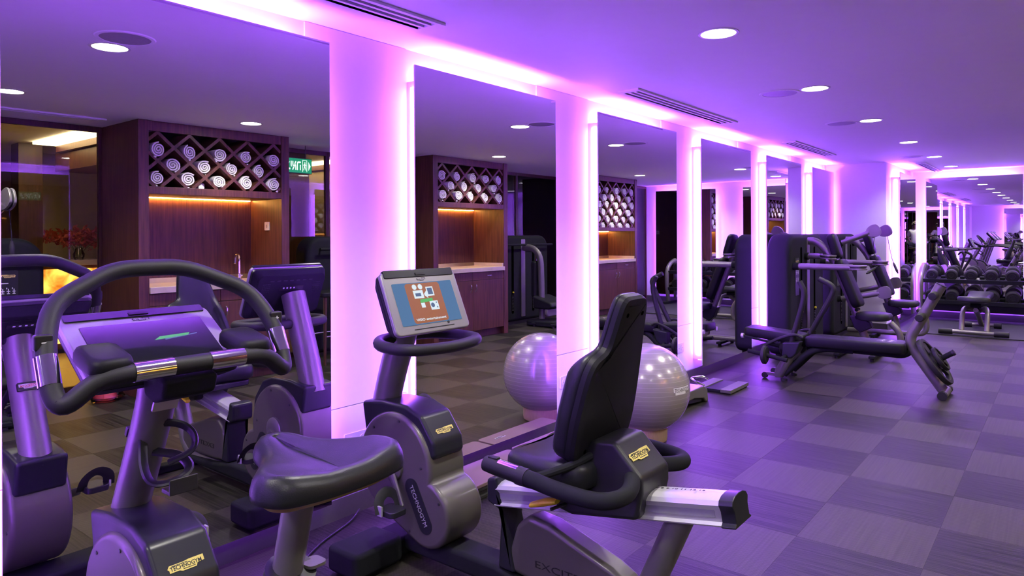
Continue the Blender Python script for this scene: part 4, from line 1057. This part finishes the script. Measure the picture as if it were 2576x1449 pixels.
pd = Vector((0, -.26, -.385)).normalized(); hn = Vector((0, -.385, .26)).normalized()
pc0 = Vector((BN, .935, .245))
MB().tube([pc0, pc0+hn*.23], .022, 14).build('plate_horn', 'graphite', t)
MB().tube([pc0+hn*.225, pc0+hn*.245], .025, 14).build('horn_cap', 'ink', t)
def plate(c, r, th, label, holes=True):
    t = thing('weight_plate', label, 'weight plate', (c - hn*th/2)[:])
    f = frame(c, (1, 0, 0), pd)
    if f.to_3x3().col[2].dot(hn) < 0: f = frame(c, (-1, 0, 0), pd)
    def ring(rr, z, n=40): return [f @ Vector((rr*cos(2*pi*j/n), rr*sin(2*pi*j/n), z)) for j in range(n)]
    MB().loft([ring(r*.84, -th/2), ring(r*.98, -th/2), ring(r, -th/4), ring(r, th/4), ring(r*.98, th/2), ring(r*.84, th/2), ring(r*.82, th/4), ring(r*.82, -th/4), ring(r*.84, -th/2)], caps=False).build('rim', 'rubber', t, ang=50)
    MB().loft([ring(.027, -th*.45), ring(r*.36, -th*.45), ring(r*.36, th*.45), ring(.027, th*.45), ring(.027, -th*.45)], caps=False).build('hub', 'rubber', t)
    for k in range(3):
        a = 2*pi*k/3+.5; g = f @ Matrix.Rotation(a, 4, 'Z')
        MB().fprism(g, [(r*.33, -r*.2), (r*.84, -r*.34), (r*.84, r*.34), (r*.33, r*.2)], -th*.3, th*.3).build('spoke', 'rubber', t, bevel=.003)
    return t
plate(pc0+hn*.075, .213, .04, 'large black weight plate on the horn of the exercise bench')
plate(pc0+hn*.125, .105, .03, 'small black weight plate in front of the large one on the bench horn')

# ------------------------------------------------------------------ cable stations
def paddle(t, f, nm='pulley_cover', mat='silver'):
    """rounded pulley cover, two plates with a dark groove"""
    o = [(p.x*1.4, p.y*1.4) for p in fil([(-.03, -.045, 0), (-.06, .01, 0), (-.05, .075, 0), (.05, .075, 0), (.06, .01, 0), (.03, -.045, 0)], .05, 4, True)]
    p = MB().fprism(f, o, -.024, -.007).fprism(f, o, .007, .024).build(nm, mat, t, bevel=.004)
    MB().fprism(f, [(x*.93, y*.93) for x, y in o], -.007, .007).build('pulley_wheel', 'black_plastic', p)
    return p
def station(name, label, loc, rz, arms, kind=0, cat='cable machine'):
    t = thing(name, label, cat, loc, None, True, rz)
    o = rrect(1.36, 1.325, (.10, .10, .20, .20), 8, 0, .7075)
    MB().prism(o, 'y', -.25, 0).build('weight_stack_shell', 'graphite', t, bevel=.055, seg=4, ang=50)
    MB().box((-.5, -.21, 0), (.5, -.03, .05)).build('plinth', 'black_plastic', t)
    MB().prism(rrect(.10, 1.20, .01, 2, 0, .71), 'y', -.004, .008).build('centre_band', 'silver', t, bevel=.003)
    for s in (-1, 1):
        sl = MB().prism(rrect(.052, 1.05, .025, 5, s*.26, .70), 'y', -.002, .004).build('stack_slot', 'void', t)  # raised black strip, its colour stands in for the shade of a recess
        MB().lathe([(1e-6, 0), (.012, 0), (.012, .02), (1e-6, .02)], (s*.26, .003, .50), 'y', 10).build('stack_pin', 'yellow', sl)
        m = MB()
        for i in range(14): m.box((s*.26-.018, .0041, .22+i*.018), (s*.26+.018, .0052, .229+i*.018))
        m.build('stack_plates', 'steel_dark', sl)
    pn = MB().prism(rrect(.135, .42, .008, 3, .42, .90), 'y', -.002, .005).build('instruction_panel', 'graphite_smooth', t)
    ff = frame((.42, .0052, 1.065), (-1, 0, 0), (0, 0, 1)); logo(pn, ff, .10)
    m = MB()
    for i in range(3):
        for j in range(2):
            cx, cz = .42-.038+.038*i, .93-.085*j
            m.box((cx-.003, .0052, cz), (cx+.003, .0062, cz+.035)).box((cx-.012, .0052, cz+.012), (cx+.012, .0062, cz+.017)).box((cx-.01, .0052, cz-.006), (cx+.01, .0062, cz-.001)).box((cx-.014, .0052, cz+.032), (cx-.008, .0062, cz+.044))
    m.box((.37, .0052, 1.005), (.42, .0062, 1.012))
    m.build('exercise_figures', 'white_ink', pn)
    # arched frame with seat
    if kind == 0:
        P = fil([(0, .0, 1.29), (0, .11, 1.29), (0, .27, 1.10), (0, .52, .46), (0, .60, .22), (0, .62, .06)], .14, 6)
        MB().tube(P, .042, 12, sy=.8, up=(0, 0, 1)).build('arch_frame', 'silver', t)
        MB().tube(fil([(0, .02, .075), (0, .3, .075), (0, .80, .075), (0, .945, .10), (0, .95, .30), (0, .85, .405)], .14, 7), .033, 12).build('seat_frame', 'silver', t)
        MB().prism([(.45, .46), (.52, .47), (.66, .40), (.68, .34), (.56, .28), (.50, .33)], 'x', -.055, .055).build('seat_bracket', 'graphite_smooth', t, bevel=.01)
        for i in range(5): MB().tube([(-.06, .50+i*.012, .62-i*.045), (.06, .50+i*.012, .62-i*.045)], .017, 10).build('adjust_rung', 'graphite', t)
        def ov(a, b, c, k): return [(x*k, a+0*y, y*k) for x, y in rrect(.3, .2, .06)]
        def bp(nm, y0, z0, y1, z1, w, th):
            d = Vector((0, y1-y0, z1-z0)); f = frame((0, y0, z0), (1, 0, 0), d)
            if f.to_3x3().col[2].y < 0: f = frame((0, y0, z0), (-1, 0, 0), d)
            L = d.length
            MB().loft([[f @ Vector((x, y, z)) for x, y in rrect(w-2*g, L-2*g, .06, 4, 0, L/2)] for z, g in ((-th/2, .012), (-th/2+.015, 0), (th/2-.02, 0), (th/2-.006, .01), (th/2, .03))]).build(nm, 'leather_black', t, ang=50)
        bp('headrest', .255, 1.37, .335, 1.10, .20, .085)
        bp('backrest', .345, 1.08, .545, .56, .28, .09)
        sp = [[(x, .69+y, z+.05*(y)**2*3) for x, y in rrect(.36-2*g, .34-2*g, .09, 5)] for z, g in ((.425, .03), (.435, .004), (.47, 0), (.495, .015), (.505, .05))]
        MB().loft(sp).build('seat', 'leather_black', t, ang=50)
    else:
        MB().tube(fil([(0, .02, 1.18), (0, .20, 1.18), (0, .34, 1.05), (0, .36, .5), (0, .36, .1)], .16, 7), .05, 14, sy=.8).build('arch_frame', 'silver', t)
        MB().tube([(-.55, .07, 1.225), (.68, .07, 1.225)], .016, 10).build('cross_bar', 'graphite', t)
        for s in (-.5, .6): MB().tube([(s, .0, 1.225), (s, .075, 1.225)], .012, 8).build('cross_bar_mount', 'graphite', t)
        MB().box((-.08, .20, .42), (.10, .30, .98)).build('back_pad', 'leather_black', t, bevel=.04, seg=4)
        MB().tube([(.0, .25, .98), (.0, .25, 1.10)], .016, 10).build('adjust_post', 'chrome', t)
        MB().prism([(.28, .46), (.62, .36), (.66, .30), (.60, .26), (.30, .26)], 'x', -.14, .30).build('seat', 'leather_black', t, bevel=.03, seg=3)
        MB().prism(rrect(.26, .14, .06, 6, .0, .215), 'y', .50, .56).build('roller_pad', 'silver', t, bevel=.02)
        MB().prism(rrect(.5, .5, .04, 4, .05, .45), 'z', .0, .09).build('base_cover', 'graphite', t, bevel=.03, seg=3)
    for y in (.36, .71):
        MB().box((-.24, y-.03, .03), (.24, y+.03, .06)).build('cross_foot', 'graphite', t, bevel=.006)
        for s in (-1, 1): MB().lathe([(.022, 0), (.022, .028), (.016, .03)], (s*.2, y, 0), 'z', 12).build('rubber_foot', 'rubber', t)
    for (path, flat, cable) in arms:
        a = MB().tube(path, .033, 14).build('cable_arm', 'silver', t)
        d = (Vector(path[-1])-Vector(path[-2])).normalized(); e = Vector(path[-1])
        side = Vector((1, 0, 0)) if not flat else Vector((0, 0, 1)).cross(d)
        xd = d.cross(side) if not flat else d.cross(Vector((0, 0, 1)))
        f = frame(e+d*.03, xd, d)
        paddle(a, f)
        MB().tube([Vector(path[0])-d*.02, Vector(path[0])+d*.04], .042, 14).build('arm_collar', 'graphite', a)
        if cable:
            c0 = e+d*.07; q = [c0]+[Vector(p) for p in cable]
            MB().tube(q, .0035, 6).build('cable', 'cable_black', a)
            k = (q[-1]-q[-2]).normalized()
            MB().tube([q[-1], q[-1]+k*.02, q[-1]+k*.03, q[-1]+k*.13, q[-1]+k*.14, q[-1]+k*.16], [.01, .012, .017, .017, .012, .01], 10).build('cable_grip', 'rubber', a)
    return t
h1 = [([(.55, .02, 1.02), (.55, .30, 1.02), (.55, .60, 1.02)], True, None), ([(-.55, .02, 1.03), (-.55, .30, 1.03), (-.55, .60, 1.03)], True, [(-.45, .62, .98)]), ([(.10, .0, 1.12), (.10, .1, 1.12), (.12, .20, 1.115)], True, None)]
station('cable_station', 'cable machine with level arms between the tall wall mirrors behind the weight bench', (8.40, 2.34, 0), pi, h1)
h2 = [([(.36, .0, 1.24), (.35, .2, 1.32), (.34, .36, 1.385)], False, [(.34, .40, 1.15), (.33, .42, 1.09)]), ([(-.40, .0, 1.24), (-.39, .2, 1.32), (-.38, .36, 1.385)], False, [(-.30, .50, 1.05), (-.27, .53, .98)]),
      ([(.42, .0, .52), (.40, .25, .56), (.38, .48, .61)], False, None), ([(-.42, .0, .56), (-.44, .25, .62), (-.46, .46, .68)], False, None)]
station('cable_station', 'cable machine with raised arms and hanging grips beside the pillar', (10.17, 2.34, 0), pi, h2)
station('weight_machine', 'dark seated weight machine with pale arched frame between two towel cabinets', (8.52, -1.31, 0), 0, [], 1, 'weight machine')
h3 = [([(.12, .0, 1.30), (.18, .35, 1.48), (.235, .58, 1.62)], False, [(.262, .66, 1.40), (.262, .66, 1.35)]), ([(-.42, .0, 1.1), (-.40, .25, 1.1), (-.38, .48, 1.1)], True, None)]
station('weight_machine', 'dark weight machine with a raised pulley arm behind the upright bike', (1.38, -1.31, 0), 0, h3, 1, 'weight machine')
station('weight_machine', 'dark weight machine beside the bar stool under the exit sign', (5.27, -1.31, 0), 0, [], 1, 'weight machine')

# ------------------------------------------------------------------ free-weight corner
tag(MB().box((10.9, -.82, .0005), (12.98, 2.02 - .06, .012)).build('rubber_mat', 'rubber_mat', org=(11.95, .4, 0), bevel=.003), 'black speckled rubber mat under the dumbbell rack', 'mat')
t = thing('dumbbell_rack', 'two-tier dumbbell rack with silver uprights against the end wall', 'dumbbell rack', (12.7, .5, .012))
RY0, RY1 = -.85, 1.80
for y in (RY1, RY0):
    MB().tube(fil([(12.62, y, .05), (12.55, y, .35), (12.55, y, .66), (12.70, y, .80), (12.92, y, .86)], .12, 7), .04, 14).build('upright', 'silver', t)
    MB().tube([(12.92, y, .86), (12.92, y, .1)], .03, 12).build('rear_upright', 'silver', t)
    MB().box((12.42, y-.045, .013), (12.95, y+.045, .06)).build('foot', 'graphite', t, bevel=.01)
    MB().tube([(12.56, y, .38), (12.92, y, .42)], .022, 10).build('tier_brace', 'silver', t)
for (z, x) in ((.628, 12.57), (.305, 12.55)):
    f = frame((x, 0, z), (0, -1, 0), (.32, 0, .07))
    MB().fbox(f, (-RY1+.03, -.02, -.02), (-RY0-.03, .0, .035)).build('tray_front', 'graphite_smooth', t)
    MB().fbox(f, (-RY1+.03, .0, -.03), (-RY0-.03, .32, -.018)).build('tray', 'graphite_smooth', t)
    for k in range(10):
        y = 1.65-.255*k
        for v0 in (.02, .22): MB().fbox(f, (-y+.095, v0, -.0175), (-y+.16, v0+.07, .02)).build('cradle', 'graphite', t, bevel=.008)
MB().box((12.80, -.7, .15), (12.82, 1.7, .27)).build('back_plate', 'graphite_smooth', t)
def dumbbell(label, grp):
    t = thing('dumbbell', label, 'dumbbell', (0, 0, 0), grp, True)
    MB().tube([(-.07, 0, 0), (.07, 0, 0)], .016, 12).build('handle', 'chrome', t)
    for s in (-1, 1):
        MB().lathe([(1e-6, s*.065), (.07, s*.065), (.088, s*.075), (.09, s*.10), (.084, s*.108), (.084, s*.114), (.09, s*.12), (.088, s*.145), (.07, s*.155), (.068, s*.150), (1e-6, s*.150)], (0, 0, 0), 'x', 28).build('head', 'rubber', t, ang=40)
        MB().lathe([(.03, s*.150), (.036, s*.153), (.042, s*.150)], (0, 0, 0), 'x', 20, False).build('head_ring', 'graphite_smooth', t)
    return t
GU = 'black rubber dumbbell lying on the upper tier of the rack'; GL = 'black rubber dumbbell lying on the lower tier of the rack'
D0 = dumbbell(GU, 'dumbbells on the upper tier')
first = True
for k in range(10):
    y = 1.65-.255*k
    o = D0 if first else dup(D0, (0, 0, 0)); first = False
    sc = .92+.015*k; o.scale = (1, sc, sc)
    o.location = (12.73, y, .752); o.rotation_euler = (0, -.21, RN.uniform(-.03, .03))
    o = dup(D0, (12.71, y-.01, .436), 0, GL, 'dumbbells on the lower tier'); sc = 1.02+.02*k; o.scale = (1, sc, sc); o.rotation_euler = (0, -.21, RN.uniform(-.03, .03))
# adjustable bench on the mat
t = thing('adjustable_bench', 'adjustable weight bench with pale legs on the rubber mat before the dumbbells', 'bench', (11.45, .95, .012))
Yb = .96
MB().tube([(10.95, 1.36, .055), (10.95, .58, .055)], .028, 14).build('front_bar', 'silver', t)
MB().tube([(11.97, 1.14, .053), (11.97, .74, .053)], .028, 14).build('rear_bar', 'silver', t)
for x, a, b, z in ((10.95, 1.36, 1.20, .055), (10.95, .58, .74, .055), (11.97, 1.16, 1.07, .053), (11.97, .72, .81, .053)): MB().tube([(x, a, z), (x, b, z)], .0385, 14).build('end_cap', 'rubber', t)
for s in (-1, 1):
    MB().tube(fil([(10.96, Yb+s*.14, .07), (11.12, Yb+s*.14, .34), (11.30, Yb+s*.10, .36), (11.5, Yb+s*.03, .30)], .1, 5), .03, 12).build('leg_tube', 'silver', t)
MB().tube([(11.2, Yb, .33), (11.6, Yb, .22), (11.96, Yb, .06)], .032, 12).build('main_beam', 'silver', t)
MB().tube([(11.35, Yb, .40), (11.55, Yb, .25)], .022, 10).build('strut', 'graphite', t)
MB().lathe([(1e-6, -.06), (.03, -.06), (.03, .06), (1e-6, .06)], (11.2, Yb, .39), 'y', 12).build('hinge', 'graphite', t)
def pd2(nm, x0, z0, x1, z1, w0, w1):
    d = Vector((x1-x0, 0, z1-z0)); f = frame((x0, Yb, z0), d, (0, 1, 0)); L = d.length
    MB().loft([[f @ Vector((g+(L-2*g)*u, (w0+(w1-w0)*u-2*g)/2*v, z)) for u, v in ((0, -.8), (.06, -1), (.94, -1), (1, -.8), (1, .8), (.94, 1), (.06, 1), (0, .8))] for z, g in ((-.04, .02), (-.03, .002), (.015, 0), (.03, .012), (.035, .03))]).build(nm, 'leather', t, ang=50)
pd2('seat', 10.92, .50, 11.30, .455, .38, .24)
pd2('backrest', 11.32, .455, 12.05, .50, .24, .30)

# ------------------------------------------------------------------ machines behind the camera (seen in the end mirror)
t = thing('treadmill', 'treadmill with slanted console standing behind the bikes', 'treadmill', (0, 0, 0), 'treadmills facing the side mirrors', True)
MB().box((-.40, -.95, .06), (.40, .75, .16)).build('deck', 'graphite', t, bevel=.02, seg=3)
MB().box((-.26, -.93, .1605), (.26, .6, .166)).build('belt', 'rubber', t)
MB().prism([(.55, .1), (.55, .27), (.70, .30), (.88, .2), (.88, .06)], 'x', -.42, .42).build('motor_hood', 'champagne', t, bevel=.03, seg=3)
for s in (-1, 1):
    MB().box((s*.34-.05, -.9, 0), (s*.34+.05, -.8, .06)).build('rubber_foot', 'rubber', t); MB().box((s*.34-.05, .7, 0), (s*.34+.05, .8, .06)).build('rubber_foot', 'rubber', t)
    MB().tube(fil([(s*.41, .70, .2), (s*.41, .48, .9), (s*.40, .36, 1.22)], .2, 6), .045, 14, sy=.8).build('upright', 'silver', t)
    MB().tube(fil([(s*.40, .47, .96), (s*.40, .1, .96), (s*.40, -.25, .90), (s*.40, -.3, .86)], .1, 5), .024, 12).build('handrail', 'rubber', t)
    MB().prism(rrect(.03, .55, .01, 3, s*.39, -.0), 'z', .16, .185).build('side_rail', 'silver', t) if False else None
MB().tube([(-.40, .44, .98), (.40, .44, .98)], .03, 12).build('cross_bar', 'graphite', t)
console(t, frame((0, .30, 1.28), (1, 0, 0), (0, .2, .24)), .62, .34, False)
TR = t
TR.location = (-.95, 1.55, 0); 
for x in (-2.1, -3.25): dup(TR, (x, 1.55, 0))
# person riding a second upright bike, facing the back wall
bk = bpy.data.objects['upright_bike']
b2 = dup(bk, (-2.45, -.50, 0), pi/2, 'upright exercise bike ridden by the person in the white shirt')
def skin(name, mat, pts, edges, root, parent=None, sub=1):
    me = bpy.data.meshes.new(name); me.from_pydata([p[:3] for p in pts], edges, []); me.materials.append(MATS[mat])
    o = bpy.data.objects.new(name, me); COL.objects.link(o)
    if parent: o.parent = parent
    o.modifiers.new('skin', 'SKIN').use_smooth_shade = True
    sv = me.skin_vertices[0].data
    for i, p in enumerate(pts): sv[i].radius = (p[3], p[4] if len(p) > 4 else p[3]); sv[i].use_root = (i == root)
    s = o.modifiers.new('sub', 'SUBSURF'); s.levels = sub; s.render_levels = sub
    return o
def chain(pts, edges, start, new):
    k = start
    for p in new: pts.append(p); edges.append((k, len(pts)-1)); k = len(pts)-1
    return k
P = [(0, 0, .97, .11, .10)]; E = []
ch = chain(P, E, 0, [(0, .02, 1.10, .115, .09), (0, .07, 1.28, .13, .095), (0, .12, 1.42, .10, .075)])
nk = chain(P, E, ch, [(0, .15, 1.51, .05)])
hd = chain(P, E, nk, [(0, .17, 1.58, .068, .075), (0, .185, 1.66, .078, .09), (0, .18, 1.735, .06, .07)])
chain(P, E, hd-1, [(0, .275, 1.645, .016), (0, .29, 1.635, .01)])
legs = {-1: ((.34, .74), (.455, .335), (.545, .235)), 1: ((.43, .76), (.77, .43), (.875, .345))}
for s in (-1, 1):
    e = chain(P, E, ch, [(s*.15, .13, 1.43, .065), (s*.20, .17, 1.36, .052), (s*.27, .30, 1.20, .042), (s*.235, .46, 1.09, .032), (s*.215, .525, 1.075, .028, .036)])
    for i, (dx, l) in enumerate(((-.03, .05), (-.012, .06), (.006, .058), (.024, .048))):
        chain(P, E, e, [(s*.215+dx, .565, 1.083, .010), (s*.215+dx, .59, 1.06, .009), (s*.215+dx, .575, 1.035, .008)])
    chain(P, E, e, [(s*.215-s*.04, .54, 1.06, .011), (s*.215-s*.045, .55, 1.035, .009)])
    k, a, f = legs[s]
    chain(P, E, 0, [(s*.09, .03, .955, .095), (s*.11, k[0], k[1], .062), (s*.15, (k[0]+a[0])/2-.01, (k[1]+a[1])/2, .055), (s*.18, a[0], a[1], .036), (s*.19, f[0]-.02, f[1]+.025, .04), (s*.19, f[0]+.06, f[1]+.02, .03)])
pr = skin('person', 'skin', P, E, 0)
tag(pr, 'person with dark curly hair in a white shirt riding an exercise bike', 'person')
P2 = [(0, -.005, .96, .125, .115)]; E2 = []
c2 = chain(P2, E2, 0, [(0, .015, 1.10, .13, .105), (0, .065, 1.28, .145, .11), (0, .12, 1.425, .11, .085), (0, .14, 1.475, .07)])
for s in (-1, 1): chain(P2, E2, c2-1, [(s*.15, .13, 1.43, .08), (s*.205, .175, 1.355, .066), (s*.245, .25, 1.26, .056)])
skin('shirt', 'shirt', P2, E2, 0, pr)
P3 = [(0, 0, .94, .135, .12)]; E3 = []
for s in (-1, 1):
    k, a, f = legs[s]
    chain(P3, E3, 0, [(s*.09, .03, .945, .112), (s*.11, k[0], k[1], .078), (s*.15, (k[0]+a[0])/2-.01, (k[1]+a[1])/2, .068), (s*.18, a[0], a[1], .05)])
skin('trousers', 'trousers', P3, E3, 0, pr)
for s in (-1, 1):
    f = legs[s][2]
    MB().prism([(f[0]-.09, f[1]+.014), (f[0]+.12, f[1]+.014), (f[0]+.12, f[1]+.045), (f[0]+.02, f[1]+.075), (f[0]-.09, f[1]+.08)], 'x', s*.19-.042, s*.19+.042).build('shoe', 'ink', pr, bevel=.012, seg=3)
    MB().ball((s*.03, .268, 1.675), .011, 10, 8).build('eye', 'white_ink', pr); MB().ball((s*.075, .175, 1.655), .018, 8, 6).build('ear', 'skin', pr)
MB().box((-.022, .262, 1.605), (.022, .27, 1.612)).build('mouth', 'red_ink', pr)
h = MB()
for i in range(46):
    a = RN.uniform(0, 2*pi); e = RN.uniform(-.15, 1.4)
    d = Vector((cos(a)*cos(e), sin(a)*cos(e), sin(e)))
    if d.y > .35 and d.z < .6: continue
    h.ball(Vector((0, .165, 1.68))+Vector((d.x*.088, d.y*.092, d.z*.085)), RN.uniform(.026, .04), 8, 6)
h.build('hair', 'hair', pr)
pr.location = (-2.45+.385, -.50, .01); pr.rotation_euler = (0, 0, pi/2)
